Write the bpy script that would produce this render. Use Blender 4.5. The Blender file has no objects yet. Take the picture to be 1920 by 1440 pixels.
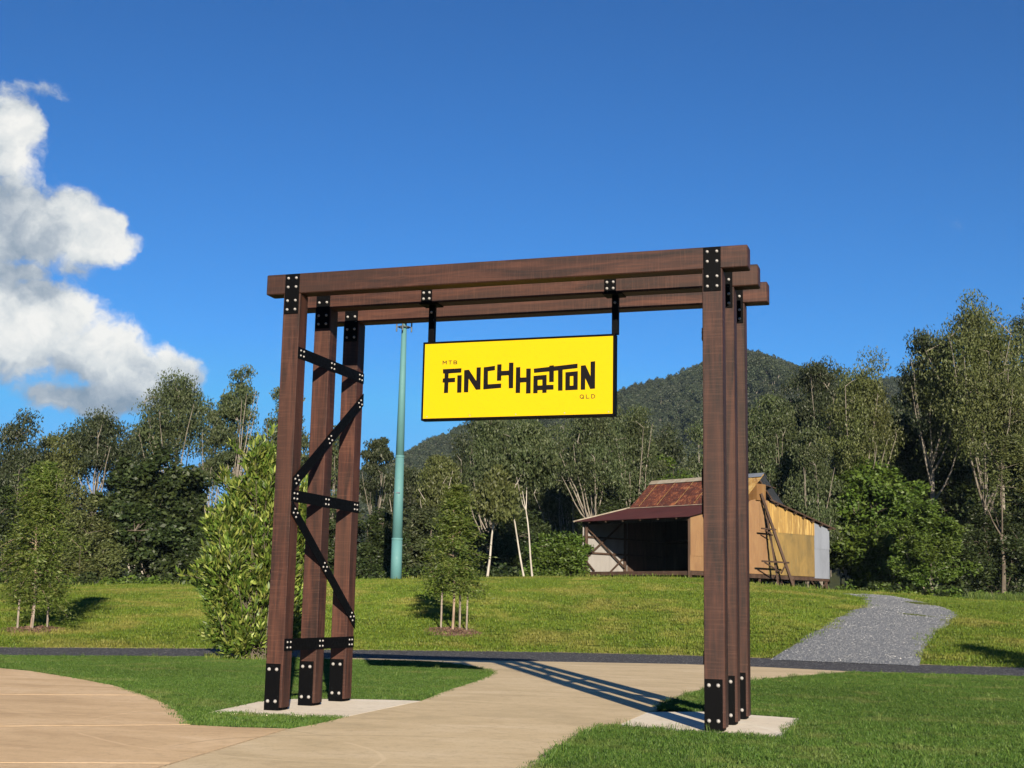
import bpy, bmesh, math, random
import numpy as np
from mathutils import Vector, Matrix

scn = bpy.context.scene
COL = scn.collection
rnd = random.Random(7)

# ------------------------------------------------------------------ camera
FPX = 2480.0                                   # focal length in pixels of the 1920 px wide photograph
YAW, PITCH, ROLL = -0.31411, 0.16685, 0.01946
CAM = np.array([8.857, -16.592, 1.4536])
_f = np.array([math.sin(YAW)*math.cos(PITCH), math.cos(YAW)*math.cos(PITCH), math.sin(PITCH)])
_r0 = np.array([math.cos(YAW), -math.sin(YAW), 0.0]); _u0 = np.cross(_r0, _f)
_c, _s = math.cos(ROLL), math.sin(ROLL)
_r = _c*_r0 + _s*_u0; _u = -_s*_r0 + _c*_u0
FH = np.array([math.sin(YAW), math.cos(YAW), 0.0])
cam = bpy.data.cameras.new('camera'); camo = bpy.data.objects.new('camera', cam); COL.objects.link(camo)
cam.sensor_width = 36.0; cam.lens = FPX/1920*36.0; cam.clip_end = 20000; cam.clip_start = 0.1
M = Matrix(((_r[0], _u[0], -_f[0], CAM[0]), (_r[1], _u[1], -_f[1], CAM[1]), (_r[2], _u[2], -_f[2], CAM[2]), (0, 0, 0, 1)))
camo.matrix_world = M
scn.camera = camo

# ------------------------------------------------------------------ sun, sky, exposure
SUN_AZ, SUN_EL = math.radians(-63.5), math.radians(17.0)
SUN_DIR = Vector((math.cos(SUN_AZ)*math.cos(SUN_EL), math.sin(SUN_AZ)*math.cos(SUN_EL), math.sin(SUN_EL)))
sl = bpy.data.lights.new('sun', 'SUN'); sl.energy = 5.0; sl.angle = math.radians(0.5); sl.color = (1.0, 0.87, 0.70)
so = bpy.data.objects.new('sun', sl); COL.objects.link(so)
so.rotation_euler = SUN_DIR.to_track_quat('Z', 'Y').to_euler(); so.location = (40, -60, 60)
vs = scn.view_settings
scn.display_settings.display_device = 'sRGB'
vs.view_transform = 'Standard'; vs.look = 'None'; vs.gamma = 1.0; vs.exposure = 1.30; EXPG = 2**1.30
vs.use_curve_mapping = False
scn.cycles.max_bounces = 6; scn.cycles.diffuse_bounces = 3; scn.cycles.transparent_max_bounces = 8
scn.cycles.transmission_bounces = 4; scn.cycles.volume_bounces = 0
scn.cycles.use_denoising = True

world = bpy.data.worlds.new('World'); scn.world = world; world.use_nodes = True


class NT:
    """small helper to write node trees"""
    def __init__(self, tree, clear=True):
        self.t = tree
        if clear: tree.nodes.clear()
    def n(self, typ, ins=None, **kw):
        nd = self.t.nodes.new(typ)
        for k, v in kw.items(): setattr(nd, k, v)
        for k, v in (ins or {}).items():
            s = nd.inputs[k]
            if isinstance(v, bpy.types.NodeSocket): self.t.links.new(v, s)
            elif isinstance(v, bpy.types.Node): self.t.links.new(v.outputs[0], s)
            else: s.default_value = v
        return nd
    def link(self, a, b): self.t.links.new(a, b)
    def math(self, op, a, b=0.0, c=None, clamp=False):
        nd = self.n('ShaderNodeMath', operation=op, use_clamp=clamp)
        for i, v in enumerate((a, b) if c is None else (a, b, c)):
            if isinstance(v, (bpy.types.NodeSocket, bpy.types.Node)):
                self.t.links.new(v.outputs[0] if isinstance(v, bpy.types.Node) else v, nd.inputs[i])
            else: nd.inputs[i].default_value = v
        return nd.outputs[0]
    def vmath(self, op, a, b=None, out=0, scale=None):
        nd = self.n('ShaderNodeVectorMath', operation=op)
        for i, v in enumerate((a, b)):
            if v is None: continue
            if isinstance(v, (bpy.types.NodeSocket, bpy.types.Node)):
                self.t.links.new(v.outputs[0] if isinstance(v, bpy.types.Node) else v, nd.inputs[i])
            else: nd.inputs[i].default_value = v
        if scale is not None: nd.inputs['Scale'].default_value = scale
        return nd.outputs[out]
    def mix(self, fac, a, b, blend='MIX'):
        nd = self.n('ShaderNodeMix', data_type='RGBA', blend_type=blend)
        for k, v in ((0, fac), (6, a), (7, b)):
            if isinstance(v, (bpy.types.NodeSocket, bpy.types.Node)):
                self.t.links.new(v.outputs[0] if isinstance(v, bpy.types.Node) else v, nd.inputs[k])
            elif k == 0: nd.inputs[k].default_value = v
            else: nd.inputs[k].default_value = (*v, 1.0)
        return nd.outputs[2]
    def noise(self, vec, scale, detail=4, rough=0.55, dist=0.0, out='Fac'):
        nd = self.n('ShaderNodeTexNoise', {'Scale': scale, 'Detail': detail, 'Roughness': rough, 'Distortion': dist})
        if vec is not None: self.link(vec, nd.inputs['Vector'])
        return nd.outputs[out]
    def ramp(self, fac, stops, interp='LINEAR'):
        nd = self.n('ShaderNodeValToRGB'); cr = nd.color_ramp; cr.interpolation = interp
        while len(cr.elements) < len(stops): cr.elements.new(0.5)
        for e, (p, c) in zip(cr.elements, stops):
            e.position = p; e.color = (*c, 1.0) if len(c) == 3 else c
        self.link(fac, nd.inputs[0]); return nd.outputs[0]
    def rng(self, v, a, b, c=0.0, d=1.0, smooth=True):
        nd = self.n('ShaderNodeMapRange', {1: a, 2: b, 3: c, 4: d}, interpolation_type='SMOOTHSTEP' if smooth else 'LINEAR')
        self.link(v, nd.inputs[0]); return nd.outputs[0]


# world: Nishita sky with a bank of cumulus low in the north-west
w = NT(world.node_tree)
sky = w.n('ShaderNodeTexSky', sky_type='NISHITA', sun_disc=False, sun_elevation=SUN_EL, sun_rotation=math.pi/2 - SUN_AZ,
          altitude=150.0, air_density=1.0, dust_density=0.05, ozone_density=3.0)
tc = w.n('ShaderNodeTexCoord'); dirv = w.vmath('NORMALIZE', tc.outputs['Generated'])
# tangent-plane coordinates round a fixed compass heading (the cloud bank's own axis)
CH = YAW - 0.36
cf = (math.sin(CH), math.cos(CH), 0.0); crt = (math.cos(CH), -math.sin(CH), 0.0)
def cloud_uv(px, py):
    d = _f + _r*(px-960)/FPX + _u*(720-py)/FPX
    k = d[0]*cf[0] + d[1]*cf[1]
    return (d[0]*crt[0] + d[1]*crt[1])/k, d[2]/k
kf = w.math('MAXIMUM', w.vmath('DOT_PRODUCT', dirv, cf, out=1), 0.08)
cu = w.math('DIVIDE', w.vmath('DOT_PRODUCT', dirv, crt, out=1), kf)
cv = w.math('DIVIDE', w.n('ShaderNodeSeparateXYZ', {0: dirv}).outputs[2], kf)
cuv = w.n('ShaderNodeCombineXYZ', {0: cu, 1: cv, 2: 0.0}).outputs[0]
warp = w.n('ShaderNodeTexNoise', {'Scale': 12.0, 'Detail': 5.0, 'Roughness': 0.62}); w.link(cuv, warp.inputs['Vector'])
wv = w.vmath('SCALE', w.vmath('SUBTRACT', warp.outputs['Color'], (0.5, 0.5, 0.5)), scale=0.050)
cp = w.vmath('ADD', cuv, wv)
# puffs along the bank: (px, py, radius x, radius y, weight)
PUFFS = [(-60, 280, 140, 130, 1.0), (20, 255, 62, 80, .92), (80, 178, 60, 34, .50), (20, 170, 60, 36, .46), (-10, 400, 150, 100, 1.0), (90, 425, 110, 80, .98),
         (165, 440, 90, 66, .88), (240, 455, 52, 30, .62), (150, 500, 60, 40, .62), (-20, 610, 180, 120, 1.1), (80, 580, 120, 80, 1.0), (170, 655, 130, 84, 1.0), (255, 700, 90, 70, .95),
         (335, 690, 70, 58, 1.08), (300, 745, 100, 44, .85), (170, 745, 150, 44, .80), (-250, 520, 230, 210, 1.1), (-420, 330, 250, 140, .95), (-420, 700, 270, 120, .9),
         (-800, 560, 330, 180, .95), (-1200, 640, 300, 120, .85), (15, 500, 110, 46, .72)]
dens = None
for (px, py, rx, ry, wt) in PUFFS:
    u0, v0 = cloud_uv(px, py)
    q = w.vmath('MULTIPLY', w.vmath('SUBTRACT', cp, (u0, v0, 0)), (FPX/rx, FPX/ry, 0))
    ln = w.vmath('LENGTH', q, out=1)
    b = w.math('MULTIPLY', w.rng(ln, 1.55, 0.0), wt)
    dens = b if dens is None else w.math('SMOOTH_MAX', dens, b, 0.2)
n1 = w.noise(cp, 20.0, 8, 0.62)
dd = w.math('ADD', dens, w.math('MULTIPLY', w.math('SUBTRACT', n1, 0.5), 1.25))
cmask = w.math('MULTIPLY', w.rng(dd, 0.33, 0.66), w.rng(w.vmath('DOT_PRODUCT', dirv, cf, out=1), 0.05, 0.3))
cmask = w.math('MULTIPLY', cmask, w.rng(dens, 0.14, 0.32))
# thin wisp
u0, v0 = cloud_uv(1800, 414)
q = w.vmath('MULTIPLY', w.vmath('SUBTRACT', cp, (u0, v0, 0)), (FPX/80, FPX/22, 0))
wisp = w.math('MULTIPLY', w.rng(w.vmath('LENGTH', q, out=1), 1.2, 0.0), w.rng(n1, 0.42, 0.75))
cmask = w.math('MAXIMUM', cmask, w.math('MULTIPLY', wisp, 0.35))
# billows: bright lit tops, blue-grey hollows and flat grey bases
lo = w.vmath('ADD', cp, (-0.010, -0.022, 0.0))
nb = w.noise(lo, 20.0, 8, 0.62)
rel = w.math('MULTIPLY', w.math('SUBTRACT', n1, nb), 1.5)
big = w.noise(w.vmath('ADD', cp, (3.1, 0.4, 0.0)), 8.0, 4, 0.55)
u1, v1 = cloud_uv(0, 505); u2, v2 = cloud_uv(0, 735); u3, v3 = cloud_uv(0, 345)
vbase1 = w.rng(w.math('ABSOLUTE', w.math('SUBTRACT', cv, v1)), 0.022, 0.0)
vbase3 = w.rng(w.math('ABSOLUTE', w.math('SUBTRACT', cv, v3)), 0.018, 0.0)
vbase2 = w.rng(cv, v2 + 0.046, v2 - 0.004)
shade = w.math('ADD', w.math('ADD', rel, w.math('MULTIPLY', w.math('SUBTRACT', big, 0.47), 2.0)), 0.63)
shade = w.math('SUBTRACT', shade, w.math('MULTIPLY', vbase1, 0.40))
shade = w.math('SUBTRACT', shade, w.math('MULTIPLY', vbase3, 0.30))
shade = w.math('SUBTRACT', shade, w.math('MULTIPLY', vbase2, 0.50), clamp=True)
ccol = w.ramp(shade, [(0.0, (0.22, 0.30, 0.40)), (0.36, (0.42, 0.48, 0.55)), (0.68, (0.72, 0.75, 0.76)), (1.0, (0.92, 0.91, 0.88))])
SKY_STR = 0.095
skyg = w.n('ShaderNodeGamma', {'Color': w.vmath('SCALE', sky.outputs[0], scale=0.2), 'Gamma': 1.28}).outputs[0]
k_ = 1.0/(SKY_STR*EXPG)
skyc = w.vmath('MULTIPLY', skyg, (0.145*k_, 0.375*k_, 0.570*k_))
skyc = w.vmath('MINIMUM', skyc, (0.165*k_, 0.46*k_, 0.93*k_))
ccs = w.vmath('SCALE', ccol, scale=1.0/(SKY_STR*EXPG))
allc = w.mix(cmask, skyc, ccs)
bg = w.n('ShaderNodeBackground', {'Color': allc, 'Strength': SKY_STR})
world.cycles.sampling_method = 'MANUAL'; world.cycles.sample_map_resolution = 512
wo = w.n('ShaderNodeOutputWorld', {'Surface': bg.outputs[0]})

# ------------------------------------------------------------------ pixel -> place helpers (places are then plain world points)
def ray(px, py): return _f + _r*(px-960)/FPX + _u*(720-py)/FPX
def ground(px, py, z=0.0):
    d = ray(px, py); return CAM + d*((z-CAM[2])/d[2])
def at(px, py, t):
    d = ray(px, py); return CAM + d*(t/(d @ FH))
def onplane(px, py, axis, val):
    d = ray(px, py); return CAM + d*((val-CAM[axis])/d[axis])
def lt(x, y): return ((x-CAM[0])*_r0[0] + (y-CAM[1])*_r0[1], (x-CAM[0])*FH[0] + (y-CAM[1])*FH[1])
def from_lt(l, t): return (CAM[0] + l*_r0[0] + t*FH[0], CAM[1] + l*_r0[1] + t*FH[1])

CREST_L = np.array([-70, -40, -24.5, -17.9, -7.9, 1.2, 7.3, 10.3, 13.3, 17.9, 20.9, 28.5, 45, 70])
CREST_Z = np.array([1.9, 2.0, 2.12, 2.24, 2.80, 3.07, 3.27, 3.25, 3.02, 2.66, 2.60, 2.25, 2.1, 2.0])
T1 = 76.0
ROAD_FAR = [(-900, 1203), (-300, 1210), (0, 1213.5), (400, 1216), (680, 1218.5), (1000, 1222), (1280, 1228.5), (1460, 1235), (1600, 1241.5), (1760, 1247), (1920, 1252), (2300, 1262), (2900, 1276)]
_rf = np.array([lt(*ground(x, y)[:2]) for x, y in ROAD_FAR])
T0 = 38.0
def road_t(l): return np.interp(l, _rf[:, 0], _rf[:, 1]) + 0.25
_cl = np.linspace(-70, 70, 281); _cz = np.interp(_cl, CREST_L, CREST_Z)
_k = np.exp(-0.5*(np.arange(-12, 13)/5.0)**2); _k /= _k.sum()
_cz = np.convolve(np.pad(_cz, 12, mode='edge'), _k, 'valid')
def terr_lt(l, t):
    l = np.asarray(l, float); t = np.asarray(t, float)
    zc = np.interp(l*76.0/np.maximum(t, 60.0), _cl, _cz)
    t0 = road_t(l); x = np.clip((t-t0)/(T1-t0), 0, 1)
    z = zc*(1-(1-x)**1.55)
    back = np.clip((t-T1)/30.0, 0, 1); z = z - back*back*(3-2*back)*0.9
    bump = 0.05*np.sin(l*0.61+1.3)*np.sin(t*0.43+.4) + 0.03*np.sin(l*1.37+t*0.9)
    z = z + bump*np.clip((t-t0)/6, 0, 1)
    far = np.clip((t-140)/200, 0, 1)
    return z*(1-far) - 0.035
def terr(x, y):
    l, t = lt(np.asarray(x, float), np.asarray(y, float)); return terr_lt(l, t)
def onterr(px, py, t0=38.0, t1=110.0):
    d = ray(px, py); d = d/(d @ FH)
    lo_t = t0
    for t in np.arange(t0, t1, 0.25):
        p = CAM + d*t
        if p[2] <= terr(p[0], p[1]): return p
    return CAM + d*T1

# ------------------------------------------------------------------ object helpers
def tag(o, label=None, cat=None, group=None, kind=None):
    if label: o['label'] = label
    if cat: o['category'] = cat
    if group: o['group'] = group
    if kind: o['kind'] = kind
    return o
def empty(name, loc, label=None, cat=None, group=None):
    o = bpy.data.objects.new(name, None); COL.objects.link(o); o.location = loc; o.empty_display_size = 0.2
    o['_w'] = tuple(float(v) for v in loc)
    return tag(o, label, cat, group)
def link(name, me, mat=None, parent=None, loc=(0, 0, 0), rot=None):
    """loc is a world position; parents are never rotated"""
    o = bpy.data.objects.new(name, me); COL.objects.link(o)
    o['_w'] = tuple(float(v) for v in loc)
    if parent is not None:
        o.parent = parent; pw = parent['_w']
        o.location = (loc[0]-pw[0], loc[1]-pw[1], loc[2]-pw[2])
    else: o.location = loc
    if rot: o.rotation_euler = rot
    if mat is not None and not me.materials: me.materials.append(mat)
    return o
def mesh_np(name, V, F, smooth=False):
    """V (n,3), F (m,k) numpy -> mesh"""
    V = np.asarray(V, np.float32); F = np.asarray(F, np.int32)
    me = bpy.data.meshes.new(name); k = F.shape[1]
    me.vertices.add(len(V)); me.vertices.foreach_set('co', V.ravel())
    me.loops.add(F.size); me.loops.foreach_set('vertex_index', F.ravel())
    me.polygons.add(len(F)); me.polygons.foreach_set('loop_start', np.arange(0, F.size, k, dtype=np.int32))
    if smooth: me.polygons.foreach_set('use_smooth', np.ones(len(F), bool))
    me.update(calc_edges=True); me.validate(); return me
def mesh_py(name, V, F, smooth=False):
    me = bpy.data.meshes.new(name); me.from_pydata([tuple(map(float, v)) for v in V], [], [tuple(f) for f in F]); me.update()
    if smooth:
        for p in me.polygons: p.use_smooth = True
    return me
BOXF = [(0, 3, 2, 1), (4, 5, 6, 7), (0, 1, 5, 4), (1, 2, 6, 5), (2, 3, 7, 6), (3, 0, 4, 7)]
def box_v(x0, x1, y0, y1, z0, z1):
    return [(x0, y0, z0), (x1, y0, z0), (x1, y1, z0), (x0, y1, z0), (x0, y0, z1), (x1, y0, z1), (x1, y1, z1), (x0, y1, z1)]
def box_mesh(name, x0, x1, y0, y1, z0, z1, bev=0.0, seg=1):
    me = mesh_py(name, box_v(x0, x1, y0, y1, z0, z1), BOXF)
    if bev > 0:
        bm = bmesh.new(); bm.from_mesh(me)
        bmesh.ops.bevel(bm, geom=list(bm.edges), offset=bev, segments=seg, profile=0.5, affect='EDGES')
        bm.to_mesh(me); bm.free()
    return me
def hexa(name, P8):
    return mesh_py(name, P8, BOXF)
def bar_mesh(name, a, b, wdt, thk, up=(0, 0, 1)):
    """a rectangular bar from a to b (local coords)"""
    a = Vector(a); b = Vector(b); d = (b-a).normalized(); u = Vector(up)
    s = d.cross(u)
    if s.length < 1e-4: s = d.cross(Vector((0, 1, 0)))
    s.normalize(); n = s.cross(d).normalized()
    V = []
    for e in (a, b):
        for (i, j) in ((-1, -1), (1, -1), (1, 1), (-1, 1)): V.append(e + s*(i*wdt/2) + n*(j*thk/2))
    return mesh_py(name, V, [(0, 1, 2, 3), (7, 6, 5, 4), (0, 4, 5, 1), (1, 5, 6, 2), (2, 6, 7, 3), (3, 7, 4, 0)])
def prism_mesh(name, pts, z0, z1):
    n = len(pts); V = [(p[0], p[1], z0) for p in pts] + [(p[0], p[1], z1) for p in pts]
    a = sum(pts[i][0]*pts[(i+1) % n][1] - pts[(i+1) % n][0]*pts[i][1] for i in range(n))
    idx = list(range(n)) if a > 0 else list(range(n))[::-1]
    F = [tuple(n+i for i in idx), tuple(reversed(idx))]
    for k in range(n):
        i, j = idx[k], idx[(k+1) % n]; F.append((i, j, n+j, n+i))
    return mesh_py(name, V, F)
def tubes(paths, sides=6):
    """list of (points (n,3), radii (n)) -> V, F"""
    V, F = [], []; base = 0
    ang = np.arange(sides)*2*math.pi/sides
    for P, R in paths:
        P = np.asarray(P, float); R = np.asarray(R, float); n = len(P)
        T = np.gradient(P, axis=0); T /= np.linalg.norm(T, axis=1)[:, None]+1e-9
        ref = np.array([0.0, 1, 0]) if abs(T[:, 2].mean()) > 0.5 else np.array([0.0, 0, 1])
        A = np.cross(T, ref); A /= np.linalg.norm(A, axis=1)[:, None]+1e-9; B = np.cross(T, A)
        ring = P[:, None, :] + R[:, None, None]*(np.cos(ang)[None, :, None]*A[:, None, :] + np.sin(ang)[None, :, None]*B[:, None, :])
        V.append(ring.reshape(-1, 3))
        i = np.arange(n-1)[:, None]*sides + np.arange(sides)[None, :]
        j = np.arange(n-1)[:, None]*sides + (np.arange(sides)[None, :]+1) % sides
        F.append((np.stack([i, j, j+sides, i+sides], -1).reshape(-1, 4))+base); base += n*sides
    return np.concatenate(V), np.concatenate(F)
def lathe(name, prof, n=16, smooth=True):
    V = []; F = []
    for (r, z) in prof:
        for k in range(n): V.append((r*math.cos(2*math.pi*k/n), r*math.sin(2*math.pi*k/n), z))
    m = len(prof)
    for i in range(m-1):
        for k in range(n): F.append((i*n+k, i*n+(k+1) % n, (i+1)*n+(k+1) % n, (i+1)*n+k))
    F.append(tuple(range(n))[::-1]); F.append(tuple((m-1)*n+k for k in range(n)))
    return mesh_py(name, V, F, smooth)

# ------------------------------------------------------------------ materials
def new_mat(name):
    m = bpy.data.materials.new(name); m.use_nodes = True; return m, NT(m.node_tree)
def finish(m, t, bsdf, disp=None):
    out = t.n('ShaderNodeOutputMaterial'); t.link(bsdf.outputs[0] if isinstance(bsdf, bpy.types.Node) else bsdf, out.inputs['Surface'])
    return m
ALB = 0.84          # one common calibration of all surface colours against the exposure
def principled(t, col, rough=0.6, metal=0.0, spec=0.4, normal=None):
    b = t.n('ShaderNodeBsdfPrincipled', {'Metallic': metal, 'Specular IOR Level': spec})
    if isinstance(col, (tuple, list)): b.inputs['Base Color'].default_value = (*[x*ALB for x in col], 1)
    else: t.link(t.vmath('SCALE', col, scale=ALB), b.inputs['Base Color'])
    if isinstance(rough, float): b.inputs['Roughness'].default_value = rough
    else: t.link(rough, b.inputs['Roughness'])
    if normal is not None: t.link(normal, b.inputs['Normal'])
    return b
def bump(t, h, strength=0.4, dist=0.02):
    return t.n('ShaderNodeBump', {'Height': h, 'Strength': strength, 'Distance': dist}).outputs[0]
def obj_vec(t, scale=(1, 1, 1), rand=True):
    tc = t.n('ShaderNodeTexCoord'); v = tc.outputs['Object']
    if rand:
        oi = t.n('ShaderNodeObjectInfo')
        off = t.n('ShaderNodeCombineXYZ', {0: t.math('MULTIPLY', oi.outputs['Random'], 37.0), 1: t.math('MULTIPLY', oi.outputs['Random'], 91.0), 2: t.math('MULTIPLY', oi.outputs['Random'], 53.0)})
        v = t.vmath('ADD', v, off)
    return t.vmath('MULTIPLY', v, scale)
def world_pos(t): return t.n('ShaderNodeNewGeometry').outputs['Position']

def mat_wood():
    m, t = new_mat('stained_timber')
    v = obj_vec(t)
    grain = t.noise(t.vmath('MULTIPLY', v, (42, 42, 1.6)), 1.0, 5, 0.6, 0.4)
    streak = t.noise(t.vmath('MULTIPLY', v, (9, 9, 0.7)), 1.0, 4, 0.6, 0.8)
    saw = t.noise(t.vmath('MULTIPLY', v, (2.2, 2.2, 75)), 1.0, 3, 0.6)
    saw2 = t.noise(t.vmath('MULTIPLY', v, (1.2, 1.2, 26)), 1.0, 2, 0.5)
    tone = t.noise(t.vmath('MULTIPLY', v, (1.2, 1.2, 0.5)), 1.0, 2, 0.5)
    c = t.ramp(streak, [(0.36, (0.011, 0.0035, 0.0021)), (0.50, (0.040, 0.0128, 0.0072)), (0.63, (0.069, 0.0245, 0.0140))])
    c = t.mix(t.math('MULTIPLY', t.rng(grain, 0.42, 0.68), 0.55), c, (0.022, 0.008, 0.006))
    c = t.mix(t.math('MULTIPLY', t.rng(saw, 0.50, 0.66), 0.27), c, (0.125, 0.056, 0.034))
    c = t.mix(t.math('MULTIPLY', t.rng(saw2, 0.55, 0.75), 0.22), c, (0.020, 0.008, 0.006))
    c = t.mix(t.rng(tone, 0.40, 0.75, 0.0, 0.35), c, (0.040, 0.021, 0.013))
    oi = t.n('ShaderNodeObjectInfo')
    hs = t.n('ShaderNodeHueSaturation', {'Color': c, 'Value': t.rng(oi.outputs['Random'], 0, 1, 0.74, 1.20, False), 'Saturation': 1.0})
    # thin drying checks along the grain
    chk = t.noise(t.vmath('MULTIPLY', v, (16, 16, 0.5)), 1.0, 3, 0.5, 1.2)
    ck = t.rng(t.math('ABSOLUTE', t.math('SUBTRACT', chk, 0.60)), 0.014, 0.0)
    c = t.mix(t.math('MULTIPLY', ck, 0.75), hs.outputs[0], (0.02, 0.01, 0.008))
    h = t.math('ADD', t.math('MULTIPLY', grain, 0.5), t.math('MULTIPLY', saw, 0.5))
    return finish(m, t, principled(t, c, 0.62, 0, 0.30, bump(t, h, 0.35, 0.006)))
def mat_plain(name, col, rough=0.5, metal=0.0, spec=0.4, var=0.25, vscale=6.0, dirt=(0.05, 0.045, 0.04), dirt_amt=0.15):
    m, t = new_mat(name); v = obj_vec(t)
    n = t.noise(v, vscale, 5, 0.6); n2 = t.noise(v, vscale*4.3, 3, 0.6)
    c = t.mix(t.rng(n, 0.35, 0.75, 0.0, var), col, tuple(x*0.72 for x in col))
    c = t.mix(t.rng(n2, 0.58, 0.8, 0.0, dirt_amt), c, dirt)
    r = t.rng(n2, 0.3, 0.7, max(0.05, rough-0.08), min(1, rough+0.1))
    return finish(m, t, principled(t, c, r, metal, spec))
def mat_leaf(name, c1, c2, c3, trans=0.35, tip=None, posvar=0.25, rough=0.5, spec=0.25, vr=(0.78, 1.22)):
    """foliage: colour differs from leaf to leaf, some light comes through"""
    m, t = new_mat(name); g = t.n('ShaderNodeNewGeometry')
    ri = g.outputs['Random Per Island']
    c = t.ramp(ri, [(0.0, c1), (0.5, c2), (1.0, c3)])
    n = t.noise(g.outputs['Position'], posvar, 3, 0.6)
    c = t.n('ShaderNodeHueSaturation', {'Color': c, 'Hue': t.rng(n, 0.3, 0.7, 0.485, 0.515, False), 'Value': t.rng(n, 0.3, 0.7, vr[0], vr[1], False), 'Saturation': 1.0}).outputs[0]
    p = principled(t, c, rough, 0, spec)
    tr = t.n('ShaderNodeBsdfTranslucent'); t.link(t.vmath('SCALE', t.mix(0.4, c, (0.16, 0.19, 0.03)), scale=ALB), tr.inputs[0])
    mx = t.n('ShaderNodeMixShader', {0: trans, 1: p.outputs[0], 2: tr.outputs[0]})
    return finish(m, t, mx)
def mat_bark(name, c1, c2, c3=None, scale=3.0):
    m, t = new_mat(name); v = obj_vec(t, (1, 1, 0.25))
    n = t.noise(v, scale, 5, 0.65, 0.6)
    st = [(0.3, c1), (0.62, c2)] + ([(0.75, c3)] if c3 else [])
    return finish(m, t, principled(t, t.ramp(n, st), 0.8, 0, 0.2, bump(t, n, 0.5, 0.03)))
TYRE = []
for (px_, py_, rr_, dk_) in ((60, 1330, 2.6, 0), (150, 1380, 1.7, 0), (230, 1400, 2.4, 1), (20, 1420, 3.4, 0), (300, 1350, 3.0, 0), (120, 1300, 3.8, 1), (700, 1420, 2.2, 1), (980, 1330, 3.0, 1), (820, 1360, 4.2, 0), (1050, 1300, 2.4, 0)):
    d_ = _f + _r*(px_-960)/FPX + _u*(720-py_)/FPX; g_ = CAM + d_*(-CAM[2]/d_[2]); TYRE.append((float(g_[0]), float(g_[1]), rr_, dk_))
def mat_concrete(name, base, dark, light, stain, scale=1.0, rust=None):
    m, t = new_mat(name); p = world_pos(t)
    ra = math.radians(20)
    mp = t.n('ShaderNodeMapping', {'Rotation': (0, 0, ra), 'Scale': (0.75, 1.35, 1)}); t.link(p, mp.inputs[0])
    big = t.noise(mp.outputs[0], 0.55*scale, 6, 0.62, 0.8)
    streak = t.noise(mp.outputs[0], 2.2*scale, 7, 0.70, 0.5)
    blot = t.noise(p, 5.5, 5, 0.68); fine = t.noise(p, 24.0, 4, 0.75); spk = t.noise(p, 70.0, 2, 0.6)
    c = t.ramp(big, [(0.32, dark), (0.5, base), (0.68, light)])
    c = t.mix(t.rng(streak, 0.50, 0.68, 0.0, 0.36), c, stain)
    c = t.mix(t.rng(blot, 0.50, 0.66, 0.0, 0.38), c, tuple(x*0.62 for x in base))
    c = t.mix(t.rng(fine, 0.48, 0.66, 0.0, 0.30), c, tuple(x*0.6 for x in base))
    c = t.mix(t.rng(spk, 0.60, 0.72, 0.0, 0.35), c, light)
    # curved tyre scuffs
    for k, (cx, cy, R_, dk) in enumerate(TYRE):
        dv = t.vmath('MULTIPLY', t.vmath('SUBTRACT', p, (cx, cy, 0)), (1, 1, 0)); dl = t.vmath('LENGTH', dv, out=1)
        wob = t.math('MULTIPLY', t.math('SUBTRACT', t.noise(p, 0.5, 2, 0.5), 0.5), 0.5)
        ln = t.rng(t.math('ABSOLUTE', t.math('SUBTRACT', t.math('ADD', dl, wob), R_)), 0.035, 0.012)
        brk = t.rng(t.noise(t.vmath('ADD', p, (k*5.1, k*2.3, 0)), 0.35, 2, 0.5), 0.48, 0.58)
        c = t.mix(t.math('MULTIPLY', t.math('MULTIPLY', ln, brk), 0.42 if dk else 0.28), c, tuple(x*0.42 for x in base) if dk else tuple(min(.95, x*1.25) for x in light))
    h = t.math('ADD', fine, t.math('MULTIPLY', streak, 0.6))
    return finish(m, t, principled(t, c, 0.85, 0, 0.2, bump(t, h, 0.35, 0.012)))
def mat_grass(name, a, b, c_, dry, dscale, trans=0.3, drymin=0.52, dryamt=0.7):
    m, t = new_mat(name); g = t.n('ShaderNodeNewGeometry'); p = g.outputs['Position']
    ri = g.outputs['Random Per Island']
    c = t.ramp(ri, [(0.0, a), (0.55, b), (1.0, c_)])
    n = t.noise(p, dscale, 5, 0.62, 0.3); n2 = t.noise(p, dscale*4.7, 4, 0.6); n3 = t.noise(p, dscale*0.23, 3, 0.5)
    c = t.mix(t.rng(n, drymin, drymin+0.22, 0.0, dryamt), c, dry)
    c = t.mix(t.rng(n2, 0.50, 0.68, 0.0, 0.62), c, tuple(x*0.50 for x in a))
    c = t.n('ShaderNodeHueSaturation', {'Color': c, 'Value': t.rng(n3, 0.3, 0.7, 0.82, 1.15, False), 'Saturation': 1.0, 'Hue': 0.5}).outputs[0]
    pr = principled(t, c, 0.55, 0, 0.25)
    tr = t.n('ShaderNodeBsdfTranslucent'); t.link(t.vmath('SCALE', c, scale=ALB), tr.inputs[0])
    mx = t.n('ShaderNodeMixShader', {0: trans, 1: pr.outputs[0], 2: tr.outputs[0]})
    return finish(m, t, mx)
def mat_soil(name, a, b, scale=3.0):
    m, t = new_mat(name); p = world_pos(t); n = t.noise(p, scale, 6, 0.65)
    return finish(m, t, principled(t, t.ramp(n, [(0.3, a), (0.7, b)]), 0.95, 0, 0.1, bump(t, n, 0.5, 0.03)))
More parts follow.
